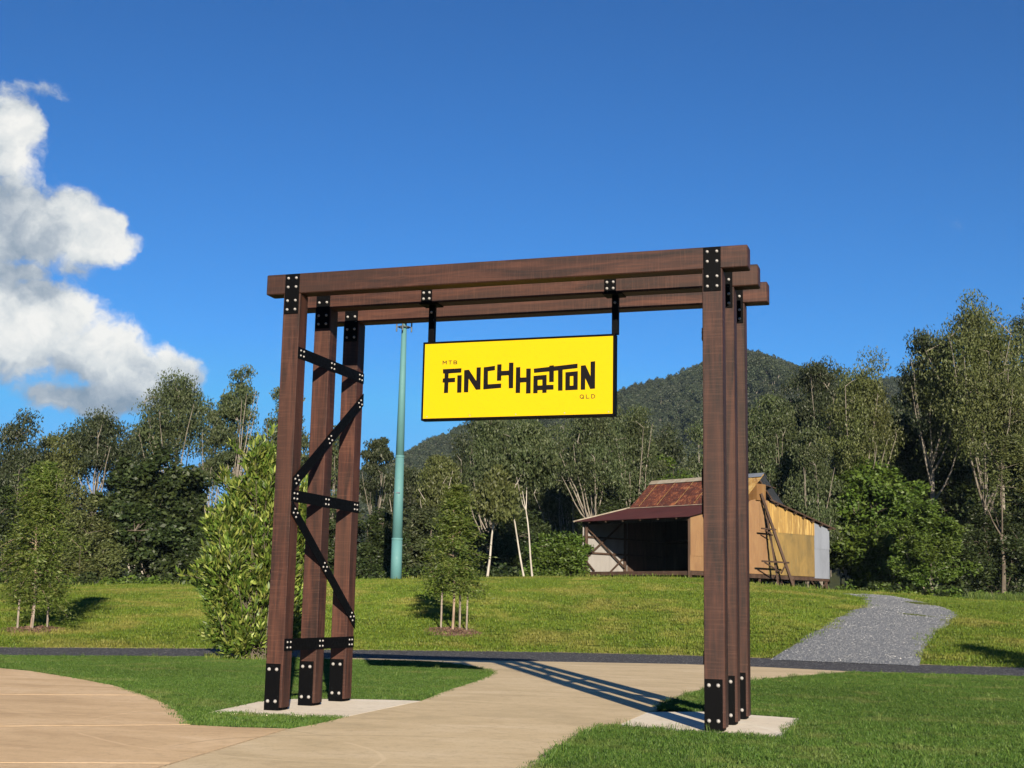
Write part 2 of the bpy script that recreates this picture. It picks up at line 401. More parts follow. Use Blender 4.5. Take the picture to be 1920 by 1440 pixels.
def mat_stones(name, dark, mid, light, scale, warm=None):
    m, t = new_mat(name); p = world_pos(t)
    vo = t.n('ShaderNodeTexVoronoi', {'Scale': scale}); t.link(p, vo.inputs['Vector'])
    sp = t.n('ShaderNodeSeparateColor', {0: vo.outputs['Color']})
    c = t.ramp(sp.outputs[0], [(0.0, dark), (0.6, mid), (0.93, light), (1.0, (0.55, 0.54, 0.52))])
    n = t.noise(p, 0.45, 4, 0.6); c = t.mix(t.rng(n, 0.35, 0.75, 0.0, 0.45), c, mid)
    if warm: c = t.mix(t.rng(t.noise(p, 1.1, 5, 0.65), 0.56, 0.72, 0, 0.35), c, warm)
    return finish(m, t, principled(t, c, 0.9, 0, 0.2, bump(t, vo.outputs['Distance'], 0.8, 0.03)))

WOOD = mat_wood()
BLACK = mat_plain('black_powder_coat', (0.0018, 0.0020, 0.0026), 0.6, 0, 0.05, 0.3, 5, (0.012, 0.011, 0.010), 0.08)
STEEL = mat_plain('galvanised_bolt', (0.30, 0.29, 0.28), 0.5, 0.2, 0.3, 0.3, 30, (0.25, 0.2, 0.16), 0.4)
YELLOW = mat_plain('yellow_sign_sheet', (0.49, 0.335, 0.0006), 0.6, 0, 0.12, 0.06, 2, (0.36, 0.25, 0.03), 0.06)
INK = mat_plain('black_sign_print', (0.004, 0.0035, 0.004), 0.6, 0, 0.08, 0.1, 5)
INKBROWN = mat_plain('dark_brown_sign_print', (0.018, 0.012, 0.006), 0.5, 0, 0.3, 0.1, 5)
CONC_TAN = mat_concrete('tan_concrete', (0.66, 0.475, 0.275), (0.52, 0.365, 0.205), (0.74, 0.55, 0.34), (0.50, 0.34, 0.185))
CONC_GREY = mat_concrete('buff_concrete', (0.63, 0.50, 0.305), (0.50, 0.40, 0.24), (0.70, 0.57, 0.37), (0.45, 0.345, 0.20))
CONC_WHITE = mat_concrete('pale_new_concrete', (0.80, 0.72, 0.57), (0.74, 0.65, 0.51), (0.84, 0.77, 0.64), (0.64, 0.53, 0.39))
JOINT = mat_soil('joint_dirt', (0.05, 0.035, 0.022), (0.09, 0.065, 0.04), 20)
JOINT_PALE = mat_soil('pale_joint_grit', (0.42, 0.31, 0.19), (0.60, 0.46, 0.30), 9)
ASPHALT = mat_stones('dark_bitumen', (0.030, 0.031, 0.036), (0.060, 0.061, 0.068), (0.11, 0.11, 0.115), 26.0)
GRAVEL = mat_stones('blue_grey_gravel', (0.115, 0.127, 0.143), (0.170, 0.184, 0.202), (0.245, 0.256, 0.27), 20.0)
SOIL_NEAR = mat_soil('lawn_soil', (0.030, 0.055, 0.012), (0.05, 0.085, 0.018), 3)
SOIL_MOUND = mat_soil('mound_soil', (0.062, 0.082, 0.012), (0.115, 0.135, 0.022), 1.4)
SOIL_FAR = mat_soil('forest_floor', (0.02, 0.026, 0.010), (0.045, 0.05, 0.02), 0.6)
GRASS_NEAR = mat_grass('mown_lawn_blades', (0.036, 0.084, 0.012), (0.066, 0.136, 0.020), (0.126, 0.192, 0.034), (0.185, 0.195, 0.065), 0.75, 0.30, 0.50, 0.6)
GRASS_MOUND = mat_grass('mound_grass_blades', (0.064, 0.118, 0.010), (0.108, 0.174, 0.014), (0.190, 0.238, 0.032), (0.27, 0.245, 0.06), 0.34, 0.30, 0.46, 0.75)
GRASS_TALL = mat_grass('tall_grass_blades', (0.045, 0.09, 0.012), (0.085, 0.14, 0.02), (0.14, 0.18, 0.04), (0.18, 0.19, 0.05), 0.4, 0.35)

# ------------------------------------------------------------------ ground, road, concrete, lawns
def axis_pts(a, b, fine0, fine1, step, grow=1.35):
    pts = list(np.arange(fine0, fine1+1e-6, step)); d = step
    while pts[-1] < b: d *= grow; pts.append(pts[-1]+d)
    d = step
    while pts[0] > a: d *= grow; pts.insert(0, pts[0]-d)
    return np.array(pts)
gl = axis_pts(-1500, 1500, -60, 60, 1.5); gt = axis_pts(-200, 1500, -2, 112, 1.2)
LL, TT = np.meshgrid(gl, gt, indexing='ij')
ZZ = terr_lt(LL, TT) - 0.05*(TT > road_t(LL)) - 0.01
XX, YY = from_lt(LL, TT)
nl, nt_ = LL.shape
ii = np.arange(nl*nt_).reshape(nl, nt_)
GF = np.stack([ii[:-1, :-1], ii[1:, :-1], ii[1:, 1:], ii[:-1, 1:]], -1).reshape(-1, 4)
ground_o = link('ground', mesh_np('ground', np.stack([XX, YY, ZZ], -1).reshape(-1, 3), GF, True), SOIL_FAR)
tag(ground_o, 'dark soil and leaf litter under the trees', kind='structure')

def gp(lst, z=0.0): return [ground(x, y, z) for x, y in lst]
def slab(name, px, mat, z0, z1, parent=None, label=None):
    P = gp(px, z1); o = link(name, prism_mesh(name, [(p[0], p[1]) for p in P], z0, z1), mat, parent)
    if parent is None: tag(o, label, kind='structure')
    return o
# road
ROAD_NEAR = [(-900, 1217), (-300, 1225), (0, 1229), (400, 1231), (680, 1234), (1000, 1240), (1280, 1245), (1440, 1251), (1600, 1259), (1760, 1263.5), (1920, 1268), (2300, 1279), (2900, 1294)]
road = slab('road', ROAD_FAR + ROAD_NEAR[::-1], ASPHALT, -0.06, -0.004, label='narrow dark bitumen road running across behind the gate')
# pale worn edging along both sides of the road
for nm, L_, dy in (('road_edge', ROAD_FAR, -1.1), ('road_edge', ROAD_NEAR, 0.9)):
    a = [ground(x, y) for x, y in L_]; b = [ground(x, y+dy) for x, y in L_]
    V = [(p[0], p[1], 0.0) for p in a] + [(p[0], p[1], 0.0) for p in b]; n = len(a)
    eo = link(nm, mesh_py(nm, V, [(i, i+1, n+i+1, n+i) for i in range(n-1)]), CONC_GREY, road)
# left plaza of tan concrete, cast in bands with open joints
plz_all = [(-200, 1243), (0, 1252.7), (56.7, 1258), (133, 1270), (213, 1285), (267, 1301.7), (313, 1320), (340, 1340), (357, 1359), (433, 1363), (540, 1366), (-107, 1560), (-200, 1560)]
plaza = slab('plaza', plz_all, JOINT_PALE, -0.12, -0.002, label='tan concrete forecourt with a curved edge beside the lawn')
for px in ([(-200, 1243), (0, 1252.7), (56.7, 1258), (133, 1270), (213, 1285), (267, 1301.7), (269, 1303.2), (-200, 1301)],
           [(-200, 1302), (271, 1304.0), (290, 1310.3), (313, 1320), (328, 1330), (340, 1340), (349, 1349.5), (356.5, 1358.4), (-200, 1363)],
           [(-200, 1364.2), (357, 1359.8), (433, 1363), (536, 1366.2), (318, 1430.6), (-200, 1429)],
           [(-200, 1431), (312, 1432.4), (-107, 1558), (-200, 1558)]):
    slab('slab', px, CONC_TAN, -0.1, 0.0, plaza)
PATH_PX = [(541, 1366.6), (-98, 1560), (845, 1545), (960, 1470), (1003, 1438), (1033, 1418), (1073, 1390), (1095, 1377), (1117, 1367), (1135, 1362), (1156, 1360), (1214.5, 1335), (1231, 1328), (1258, 1316), (1286, 1305.6), (1317, 1296), (1360, 1286.5), (1408, 1278),
           (1460, 1272), (1513, 1268), (1603, 1260.2), (1440, 1251.9), (1280, 1245.9), (1000, 1240.9), (680, 1234.9), (600, 1233.9), (600, 1236.5), (667, 1237), (773, 1239.5), (820, 1242), (847, 1245.5), (880, 1249.5), (900, 1253.5), (918, 1257), (923, 1260.5), (920, 1265), (893, 1277), (868, 1285),
           (840, 1293.5), (789, 1314.6), (740, 1325), (643, 1345.3), (612, 1353), (580, 1360)]
path = slab('path', PATH_PX, CONC_GREY, -0.1, 0.0, label='buff concrete path leading through the gate to the road')
PADL = [(392, 1335.2), (485, 1340), (605, 1342.7), (642.5, 1344.9), (788.5, 1314.2), (735, 1312.2), (660, 1310.7), (550, 1310.5), (487, 1315)]
PADR = [(1157.5, 1360.2), (1265, 1370.5), (1369, 1375.5), (1471, 1383.5), (1508, 1347.5), (1409, 1340.5), (1319, 1334.5), (1215.5, 1335)]
slab('concrete_footing', PADL, CONC_WHITE, -0.1, 0.001, label='pale concrete pad under the braced posts')
slab('concrete_footing', PADR, CONC_WHITE, -0.1, 0.001, label='pale concrete pad under the posts beside the right lawn')
LAWN_L = [(-700, 1219), (-300, 1226), (0, 1230), (400, 1232), (600, 1234.8), (601, 1237), (667, 1237.6), (773, 1240), (820, 1242.5), (847, 1246), (880, 1250), (900, 1254), (917, 1257.5), (922, 1261), (919, 1265), (892, 1277), (867, 1285), (839, 1293.5),
          (788, 1313.7), (735, 1311.7), (660, 1310.2), (550, 1310), (487, 1314.5), (391, 1335), (485, 1340.5), (605, 1343.2), (641, 1345.2), (611, 1353), (579, 1360), (540, 1365.5), (433, 1362.5), (357.5, 1358.5), (350, 1349), (341, 1339.5), (329, 1329.5), (314, 1319.5), (291, 1310), (268, 1301.2), (214, 1284.5), (134, 1269.5), (57, 1257.5), (0, 1252.2), (-200, 1242.4), (-700, 1233)]
LAWN_R = [(846, 1545.5), (961, 1470.5), (1004, 1438.5), (1034, 1418.5), (1074, 1390.5), (1096, 1377.5), (1118, 1367.5), (1136, 1362.5), (1156, 1360.6), (1265, 1371), (1369, 1376), (1471, 1384.2), (1509, 1347.5), (1409, 1340), (1319, 1334), (1232, 1328.5), (1259, 1316.5), (1287, 1306.1), (1318, 1296.5), (1361, 1287), (1408, 1278.5),
          (1460, 1272.5), (1513, 1268.5), (1604, 1261), (1760, 1265), (1920, 1269.5), (2300, 1281), (2600, 1289), (2600, 1560)]
def lawn(name, px, label):
    P = gp(px, -0.010); me = mesh_py(name, [(p[0], p[1], -0.010) for p in P], [tuple(range(len(P)))[::-1]])
    bm = bmesh.new(); bm.from_mesh(me); bmesh.ops.triangulate(bm, faces=bm.faces[:]); bmesh.ops.recalc_face_normals(bm, faces=bm.faces[:])
    for f in bm.faces:
        if f.normal.z < 0: f.normal_flip()
    bm.to_mesh(me); bm.free()
    return tag(link(name, me, SOIL_NEAR), label, kind='structure')
lawn_l = lawn('lawn', LAWN_L, 'mown green lawn between the curved forecourt and the road')
lawn_r = lawn('lawn', LAWN_R, 'mown green lawn in front of and beside the right posts')

# gravel drive climbing the mound
GL_ = [(1442, 1237.0), (1472, 1220), (1493, 1207), (1513, 1194), (1533, 1182), (1550, 1171), (1567, 1160), (1585, 1150), (1600, 1143), (1612, 1137), (1620, 1131), (1617, 1125), (1603, 1118.5), (1580, 1114.5)]
GR_ = [(1725, 1248.6), (1731, 1231), (1735, 1222), (1741, 1210), (1747, 1200), (1757, 1187), (1772, 1177), (1787, 1167), (1799, 1157), (1796, 1149), (1770, 1139), (1735, 1129.5), (1680, 1119.5), (1610, 1113.8)]
pl = [onterr(*q) for q in GL_]; pr_ = [onterr(*q) for q in GR_]
pl[0] = ground(*GL_[0]); pr_[0] = ground(*GR_[0])
gravel_poly = [(p[0], p[1]) for p in pl] + [(p[0], p[1]) for p in pr_[::-1]]
NU = 16; V = []
for a, b in zip(pl, pr_):
    for k in range(NU+1):
        q = a*(1-k/NU) + b*(k/NU); jit = 0.05*rnd.uniform(-1, 1) if k in (0, NU) else 0
        V.append((q[0]+jit, q[1]+jit, float(terr(q[0], q[1])) + 0.045 - (0.05 if k in (0, NU) else 0)))
F = [(i*(NU+1)+k, i*(NU+1)+k+1, (i+1)*(NU+1)+k+1, (i+1)*(NU+1)+k) for i in range(len(pl)-1) for k in range(NU)]
gravel_path = tag(link('gravel_path', mesh_py('gravel_path', V, F, True), GRAVEL), 'blue-grey gravel track climbing the grassy mound beside the shed', kind='structure')

# grassy mound sheet (carries the long grass); its 'dens' is zero on the gravel and near the shed
ml = np.arange(-46, 46.01, 0.5); mt = np.arange(T0+0.35, 84.0, 0.5)
ML, MT = np.meshgrid(ml, mt, indexing='ij'); MX, MY = from_lt(ML, MT); MZ = terr_lt(ML, MT)
# follow the curved far edge of the road
edge_t = np.interp(ml, _rf[:, 0], _rf[:, 1])
MT[:, 0] = edge_t + 0.12; MT = np.maximum(MT, (edge_t+0.12)[:, None]); MX, MY = from_lt(ML, MT); MZ = np.where(np.arange(len(mt))[None, :] == 0, -0.005, terr_lt(ML, MT))
def inside(px, py, poly):
    r = np.zeros(px.shape, bool); n = len(poly)
    for i in range(n):
        (x1, y1), (x2, y2) = poly[i], poly[(i+1) % n]
        c = ((y1 > py) != (y2 > py)) & (px < (x2-x1)*(py-y1)/((y2-y1) if abs(y2-y1) > 1e-9 else 1e-9)+x1); r ^= c
    return r
di = ~inside(MX, MY, gravel_poly)
ii = np.arange(MX.size).reshape(MX.shape)
MF = np.stack([ii[:-1, :-1], ii[1:, :-1], ii[1:, 1:], ii[:-1, 1:]], -1).reshape(-1, 4)
me = mesh_np('grass_mound', np.stack([MX, MY, MZ], -1).reshape(-1, 3), MF, True)
at_ = me.attributes.new('dens', 'FLOAT', 'POINT'); at_.data.foreach_set('value', di.astype(np.float32).ravel())
mound = tag(link('grass_mound', me, SOIL_MOUND), 'grassy mound rising beyond the road to the shed', kind='structure')

# grass: a tuft mesh scattered over a lawn
def tuft_mesh(name, n, rad, h0, h1, wd, lean, seed):
    r = np.random.default_rng(seed); V = np.zeros((n, 5, 3)); F = []
    a = r.uniform(0, 2*math.pi, n); q = rad*np.sqrt(r.uniform(0, 1, n)); bx, by = q*np.cos(a), q*np.sin(a)
    h = r.uniform(h0, h1, n); da = r.uniform(0, 2*math.pi, n); ln = lean*r.uniform(0.2, 1, n)*h
    dx, dy = np.cos(da), np.sin(da); wa = r.uniform(0, 2*math.pi, n); wx, wy = np.cos(wa)*wd/2, np.sin(wa)*wd/2
    z = np.zeros(n)
    V[:, 0] = np.stack([bx-wx, by-wy, z-0.01], -1); V[:, 1] = np.stack([bx+wx, by+wy, z-0.01], -1)
    V[:, 2] = np.stack([bx+wx*.8+dx*ln*.35, by+wy*.8+dy*ln*.35, h*.6], -1); V[:, 3] = np.stack([bx-wx*.8+dx*ln*.35, by-wy*.8+dy*ln*.35, h*.6], -1)
    V[:, 4] = np.stack([bx+dx*ln, by+dy*ln, h], -1)
    me = bpy.data.meshes.new(name); Fq = [(5*i, 5*i+1, 5*i+2, 5*i+3) for i in range(n)] + [(5*i+3, 5*i+2, 5*i+4) for i in range(n)]
    me.from_pydata(V.reshape(-1, 3).tolist(), [], Fq); me.update(); return me
def scatter(obj, target, density, smin, smax, seed, attr=None, tilt=0.0, align=False):
    ng = bpy.data.node_groups.new('scatter', 'GeometryNodeTree'); t = NT(ng)
    ng.interface.new_socket('Geometry', in_out='INPUT', socket_type='NodeSocketGeometry'); ng.interface.new_socket('Geometry', in_out='OUTPUT', socket_type='NodeSocketGeometry')
    gi = t.n('NodeGroupInput'); go = t.n('NodeGroupOutput')
    oi = t.n('GeometryNodeObjectInfo', transform_space='RELATIVE'); oi.inputs['Object'].default_value = target
    dp = t.n('GeometryNodeDistributePointsOnFaces'); t.link(oi.outputs['Geometry'], dp.inputs['Mesh']); dp.inputs['Seed'].default_value = seed
    if attr:
        na = t.n('GeometryNodeInputNamedAttribute', data_type='FLOAT'); na.inputs['Name'].default_value = attr
        t.link(t.math('MULTIPLY', na.outputs[0], density), dp.inputs['Density'])
    else: dp.inputs['Density'].default_value = density
    rv = t.n('FunctionNodeRandomValue', data_type='FLOAT_VECTOR'); rv.inputs[0].default_value = (-tilt, -tilt, 0); rv.inputs[1].default_value = (tilt, tilt, 6.283); rv.inputs['Seed'].default_value = seed+1
    rs = t.n('FunctionNodeRandomValue', data_type='FLOAT'); rs.inputs[2].default_value = smin; rs.inputs[3].default_value = smax; rs.inputs['Seed'].default_value = seed+2
    ip = t.n('GeometryNodeInstanceOnPoints'); t.link(dp.outputs['Points'], ip.inputs['Points']); t.link(gi.outputs[0], ip.inputs['Instance'])
    t.link(rv.outputs[0], ip.inputs['Rotation']); t.link(rs.outputs[1], ip.inputs['Scale'])
    t.link(ip.outputs[0], go.inputs[0])
    md = obj.modifiers.new('scatter', 'NODES'); md.node_group = ng
    return obj
g1 = tag(link('grass', tuft_mesh('lawn_tuft', 48, 0.16, 0.016, 0.036, 0.0065, 1.0, 3), GRASS_NEAR), 'short green grass between the forecourt and the road', kind='stuff'); scatter(g1, lawn_l, 95, .7, 1.35, 5, tilt=.08)
g2 = tag(link('grass', tuft_mesh('lawn_tuft', 48, 0.16, 0.016, 0.038, 0.0065, 1.0, 4), GRASS_NEAR), 'short green grass around the right posts', kind='stuff'); scatter(g2, lawn_r, 95, .7, 1.35, 15, tilt=.08)
g2b = tag(link('grass', tuft_mesh('taller_tuft', 14, 0.05, 0.06, 0.13, 0.006, 0.9, 8), GRASS_NEAR), 'taller stray grass tufts in the right lawn', kind='stuff'); scatter(g2b, lawn_r, 1.6, .6, 1.3, 35, tilt=.1)
g2c = tag(link('grass', tuft_mesh('taller_tuft', 14, 0.05, 0.06, 0.12, 0.006, 0.9, 9), GRASS_NEAR), 'taller stray grass tufts in the left lawn', kind='stuff'); scatter(g2c, lawn_l, 1.4, .6, 1.3, 45, tilt=.1)
g3 = tag(link('grass', tuft_mesh('mound_tuft', 70, 0.42, 0.03, 0.085, 0.017, 1.1, 5), GRASS_MOUND), 'yellow-green grass covering the mound', kind='stuff'); scatter(g3, mound, 15, .6, 1.4, 25, 'dens', tilt=.1)

# ragged blades hanging over the concrete edges of the lawns
def edge_tufts(name, lines, n, label, seed, h=(0.03, 0.09)):
    r = np.random.default_rng(seed); Vs = []; Fs = []
    for L_ in lines:
        P = np.array([ground(x, y)[:2] for x, y in L_]); d = np.linalg.norm(np.diff(P, axis=0), axis=1); cum = np.concatenate([[0], np.cumsum(d)])
        m = int(n*cum[-1])
        s_ = r.uniform(0, cum[-1], m); x = np.interp(s_, cum, P[:, 0]) + r.normal(0, .018, m); y = np.interp(s_, cum, P[:, 1]) + r.normal(0, .018, m)
        clump = 0.5+0.9*np.clip(np.sin(s_*3.1)+np.sin(s_*7.7+1)+.5, 0, 2)/2
        hh = r.uniform(h[0], h[1], m)*clump; a = r.uniform(0, 6.283, m); b = r.uniform(0, 6.283, m); ln = hh*r.uniform(.2, 1, m)
        wx, wy = np.cos(b)*.0035, np.sin(b)*.0035
        base = sum(len(v) for v in Vs)
        V = np.zeros((m, 4, 3)); V[:, 0] = np.stack([x-wx, y-wy, 0*x-.02], -1); V[:, 1] = np.stack([x+wx, y+wy, 0*x-.02], -1)
        V[:, 2] = np.stack([x+wx*.6+np.cos(a)*ln, y+wy*.6+np.sin(a)*ln, hh], -1); V[:, 3] = np.stack([x-wx*.6+np.cos(a)*ln, y-wy*.6+np.sin(a)*ln, hh], -1)
        Vs.append(V.reshape(-1, 3)); Fs.append(np.arange(m*4).reshape(m, 4)+base)
    return tag(link(name, mesh_np(name, np.concatenate(Vs), np.concatenate(Fs)), GRASS_NEAR), label, kind='stuff')
edge_tufts('grass', [LAWN_L[5:44]], 120, 'ragged grass blades along the edge of the left lawn', 1, (0.015, 0.05))
edge_tufts('grass', [LAWN_R[0:24]], 170, 'ragged grass blades along the edge of the right lawn', 2, (0.02, 0.085))

# loose stones on the gravel track
def pebble_mesh(seed):
    bm = bmesh.new(); bmesh.ops.create_icosphere(bm, subdivisions=1, radius=1.0); r = random.Random(seed)
    for v in bm.verts: v.co *= r.uniform(.7, 1.2); v.co.z *= .6
    me = bpy.data.meshes.new('pebble'); bm.to_mesh(me); bm.free(); return me
PEB = mat_stones('gravel_stone', (0.10, 0.110, 0.123), (0.158, 0.170, 0.186), (0.23, 0.24, 0.252), 12.0)
gv = tag(link('gravel', pebble_mesh(4), PEB), 'loose blue-grey stones on the gravel track', kind='stuff'); scatter(gv, gravel_path, 90, .010, .026, 61, tilt=3)

# ------------------------------------------------------------------ timber gateway
PW, PD, SP, GW, ZT, HB, ZB = 0.26, 0.2525, 1.0105, 6.027, 5.817, 0.293, 0.04
E1, E2 = 0.286, 0.3286
gate = empty('timber_gateway', (GW/2, SP, 0.0), 'tall brown timber gateway with black steel braces straddling the concrete path', 'gateway')
post_me = box_mesh('post', -PW/2, PW/2, -PD/2, PD/2, 0, ZT-ZB-0.003, 0.007)
BL = GW+PW+E1+E2
beam_me = box_mesh('beam', -HB/2, HB/2, -PD/2, PD/2, 0, BL, 0.012)
def dome(name, r, h, axis):
    prof = [(r*1.25, 0), (r*1.25, h*.18), (r, h*.2), (r, h*.62), (r*.8, h*.88), (r*.35, h)]
    me = lathe(name, prof, 8)
    R = {'-y': Matrix.Rotation(math.pi/2, 4, 'X'), '+x': Matrix.Rotation(math.pi/2, 4, 'Y'), '-x': Matrix.Rotation(-math.pi/2, 4, 'Y'), '+y': Matrix.Rotation(-math.pi/2, 4, 'X')}[axis]
    me.transform(R); me.materials.append(STEEL); return me
bolt_f = dome('bolt', 0.0165, 0.022, '-y'); bolt_b = dome('bolt', 0.0165, 0.022, '+y')
bolt_bf = dome('bolt', 0.020, 0.024, '-y')
bolt_r = dome('bolt', 0.0125, 0.016, '+x'); bolt_l = dome('bolt', 0.0125, 0.016, '-x')
top_plate = box_mesh('top_plate', -0.113, 0.113, -0.005, 0.005, -0.30, 0.287, 0.004); top_plate.materials.append(BLACK)
base_plate = box_mesh('base_plate', -0.112, 0.112, -0.005, 0.005, 0.0, 0.62, 0.003); base_plate.materials.append(BLACK)
shoe = box_mesh('base_shoe', -0.10, 0.10, -0.09, 0.09, 0.004, ZB-0.001); shoe.materials.append(BLACK)
for side, X0 in enumerate((0.0, GW)):
    for k in range(3):
        cx, cy = X0+PW/2, k*SP+PD/2
        po = link('post', post_me, WOOD, gate, (cx, cy, ZB))
        link('base_shoe', shoe, None, po, (cx, cy, 0))
        for sgn, bm_t, bm_b in ((-1, bolt_f, bolt_bf), (1, bolt_b, bolt_b)):
            yy = k*SP - 0.0055 if sgn < 0 else k*SP+PD+0.0055
            bx = cx - 0.013
            bp = link('base_plate', base_plate, None, gate, (bx, yy, 0.005))
            for ix in (-0.057, 0.057):
                for iz in (0.125, 0.55): link('bolt', bm_b, None, bp, (bx+ix, yy+sgn*0.005, iz))
            tp = link('top_plate', top_plate, None, gate, (cx, yy, ZT))
            for ix in (-0.062, 0.062):
                for iz in (-0.235, -0.105, 0.095, 0.225): link('bolt', bm_t, None, tp, (cx+ix, yy+sgn*0.005, ZT+iz))
for k in range(3):
    link('beam', beam_me, WOOD, gate, (-E1, k*SP+PD/2, ZT+HB/2), (0, math.pi/2, 0))
# braces: flat black bars bolted to the inner faces of the posts
Yend = 2*SP+PD
BR = [((0, 4.80), (Yend, 4.80)), ((0, 0), (0, 0)), ((0, 0), (0, 0)), ((0, 0), (0, 0)), ((0, 0), (0, 0))]
PXB = [[(568.5, 664), (637, 691.5), (685, 713)], [(562.5, 889), (626, 815), (681, 747.5)], [(560.5, 931), (620, 942.5), (672.5, 952.5)], [(558, 974), (613.7, 1073.7), (662.5, 1165)], [(545, 1209), (606, 1206), (660.5, 1203)]]
for X0, xs in ((PW, 1), (GW, -1)):
    for q, pts in enumerate(PXB):
        A = np.array([[onplane(x, y, 0, PW)[1], onplane(x, y, 0, PW)[2]] for x, y in pts])
        m_, c_ = np.polyfit(A[:, 0], A[:, 1], 1)
        if q in (0, 2, 4): c_ = A[:, 1].mean(); m_ = 0.0
        half = 0.082*math.sqrt(1+m_*m_); xa = X0+xs*0.0015; xb = X0+xs*(0.0105 + (0.0 if q in (0, 2, 4) else 0.009))
        if q not in (0, 2, 4): xa = X0+xs*0.0115
        y0, y1 = 0.006, Yend-0.006
        ctr = (X0, (y0+y1)/2, c_+m_*(y0+y1)/2)
        VV = [(x-ctr[0], y-ctr[1], c_+m_*y+sg*half-ctr[2]) for x in (xa, xb) for (y, sg) in ((y0, -1), (y1, -1), (y1, 1), (y0, 1))]
        me = mesh_py('brace', VV, [(0, 3, 2, 1), (4, 5, 6, 7), (0, 1, 5, 4), (1, 2, 6, 5), (2, 3, 7, 6), (3, 0, 4, 7)] if xs > 0 else [(0, 1, 2, 3), (7, 6, 5, 4), (4, 5, 1, 0), (5, 6, 2, 1), (6, 7, 3, 2), (7, 4, 0, 3)])
        br = link('brace', me, BLACK, gate, ctr)
        for k in range(3):
            yc = k*SP+PD/2; zc = c_+m_*yc
            dr = np.array([1, m_])/math.sqrt(1+m_*m_); nr = np.array([-dr[1], dr[0]])
            for i in (-1, 1):
                for j in (-1, 1):
                    o2 = dr*i*0.047 + nr*j*0.036
                    link('bolt', bolt_r if xs > 0 else bolt_l, None, br, (xb, yc+o2[0], zc+o2[1]))

# ------------------------------------------------------------------ hanging sign
YF = SP+0.055
cs = [onplane(x, y, 1, YF) for x, y in ((792.8, 642.5), (1154.6, 624.9), (789.8, 789.2), (1150.7, 778.4))]
SX0 = (cs[0][0]+cs[2][0])/2; SX1 = (cs[1][0]+cs[3][0])/2; SZ1 = (cs[0][2]+cs[1][2])/2; SZ0 = (cs[2][2]+cs[3][2])/2
sign = empty('hanging_sign', ((SX0+SX1)/2, YF, SZ1), 'bright yellow sign board with black lettering hanging under the middle beam', 'sign')
FR = 0.028; DP = 0.15
def fbox(name, x0, x1, y0, y1, z0, z1, mat, par, bev=0.004):
    c = ((x0+x1)/2, (y0+y1)/2, (z0+z1)/2)
    return link(name, box_mesh(name, x0-c[0], x1-c[0], y0-c[1], y1-c[1], z0-c[2], z1-c[2], bev), mat, par, c)
fbox('frame', SX0, SX1, YF, YF+DP, SZ1-FR, SZ1, BLACK, sign); fbox('frame', SX0, SX1, YF, YF+DP, SZ0, SZ0+FR, BLACK, sign)
fbox('frame', SX0, SX0+FR, YF+.001, YF+DP-.001, SZ0+FR, SZ1-FR, BLACK, sign); fbox('frame', SX1-FR, SX1, YF+.001, YF+DP-.001, SZ0+FR, SZ1-FR, BLACK, sign)
panel = fbox('face_panel', SX0+FR*.6, SX1-FR*.6, YF+.008, YF+DP-.02, SZ0+FR*.6, SZ1-FR*.6, YELLOW, sign, 0)
rv_me = dome('rivet', 0.008, 0.004, '-y')
for fx in (0.02, 0.26, 0.5, 0.75, 0.98):
    link('rivet', rv_me, None, panel, (SX0+fx*(SX1-SX0)+(0.03 if fx < .1 else -.03 if fx > .9 else 0), YF+.008, SZ0+0.055))
YL = YF+0.0078
def p2s(o, pts): return [(onplane(o[0]+x/12.0, o[1]+y/12.0, 1, YL)) for x, y in pts]
def letter(polys, mat, o, name='letter', label=None):
    V = []; F = []
    for poly in polys:
        P = p2s(o, poly); n = len(P); b = len(V)
        V += [(p[0], YL, p[2]) for p in P] + [(p[0], YL-0.003, p[2]) for p in P]
        a = sum(P[i][0]*P[(i+1) % n][2]-P[(i+1) % n][0]*P[i][2] for i in range(n))
        idx = list(range(n)) if a > 0 else list(range(n))[::-1]
        F.append(tuple(b+n+i for i in idx))
        for k in range(n): i, j = idx[k], idx[(k+1) % n]; F.append((b+i, b+j, b+n+j, b+n+i))
    c = np.mean(np.array(V), axis=0)
    return link(name, mesh_py(name, [(v[0]-c[0], v[1]-c[1], v[2]-c[2]) for v in V], F), mat, panel, c)
O1, O2 = (820, 664), (960, 664)
letter([[(125, 340), (545, 318), (538, 415), (255, 435), (250, 540), (400, 530), (398, 630), (250, 637), (242, 872), (148, 878), (160, 640), (118, 640), (125, 548), (162, 545), (165, 437), (130, 437)]], INK, O1)
letter([[(452, 478), (550, 472), (540, 865), (445, 870)]], INK, O1)
letter([[(605, 362), (710, 350), (878, 605), (885, 300), (980, 295), (970, 795), (870, 803), (706, 548), (695, 858), (598, 860)]], INK, O1)
letter([[(1045, 297), (1298, 262), (1296, 362), (1140, 385), (1138, 680), (1438, 660), (1436, 760), (1035, 795)]], INK, O1)
letter([[(1350, 233), (1446, 226), (1442, 378), (1610, 370), (1615, 192), (1714, 190), (1705, 765), (1608, 770), (1605, 475), (1440, 485), (1437, 597), (1342, 600)]], INK, O1)
letter([[(92, 298), (188, 290), (188, 527), (320, 522), (322, 325), (424, 323), (418, 882), (315, 887), (320, 632), (187, 640), (182, 873), (82, 876)]], INK, O2)
letter([[(485, 490), (580, 482), (575, 880), (478, 882)], [(580, 482), (780, 465), (780, 569), (580, 582)], [(683, 575.5), (780, 569), (778, 868), (683, 875)], [(578, 707), (683, 703), (683, 808), (577, 812)], [(780, 693), (935, 690), (935, 797), (779, 803)]], INK, O2)
letter([[(490, 327), (840, 287), (842, 260), (940, 250), (943, 275), (1475, 213), (1475, 315), (1140, 352), (1138, 820), (1037, 823), (1037, 368), (942, 379), (940, 625), (838, 630), (838, 390), (497, 423)]], INK, O2)
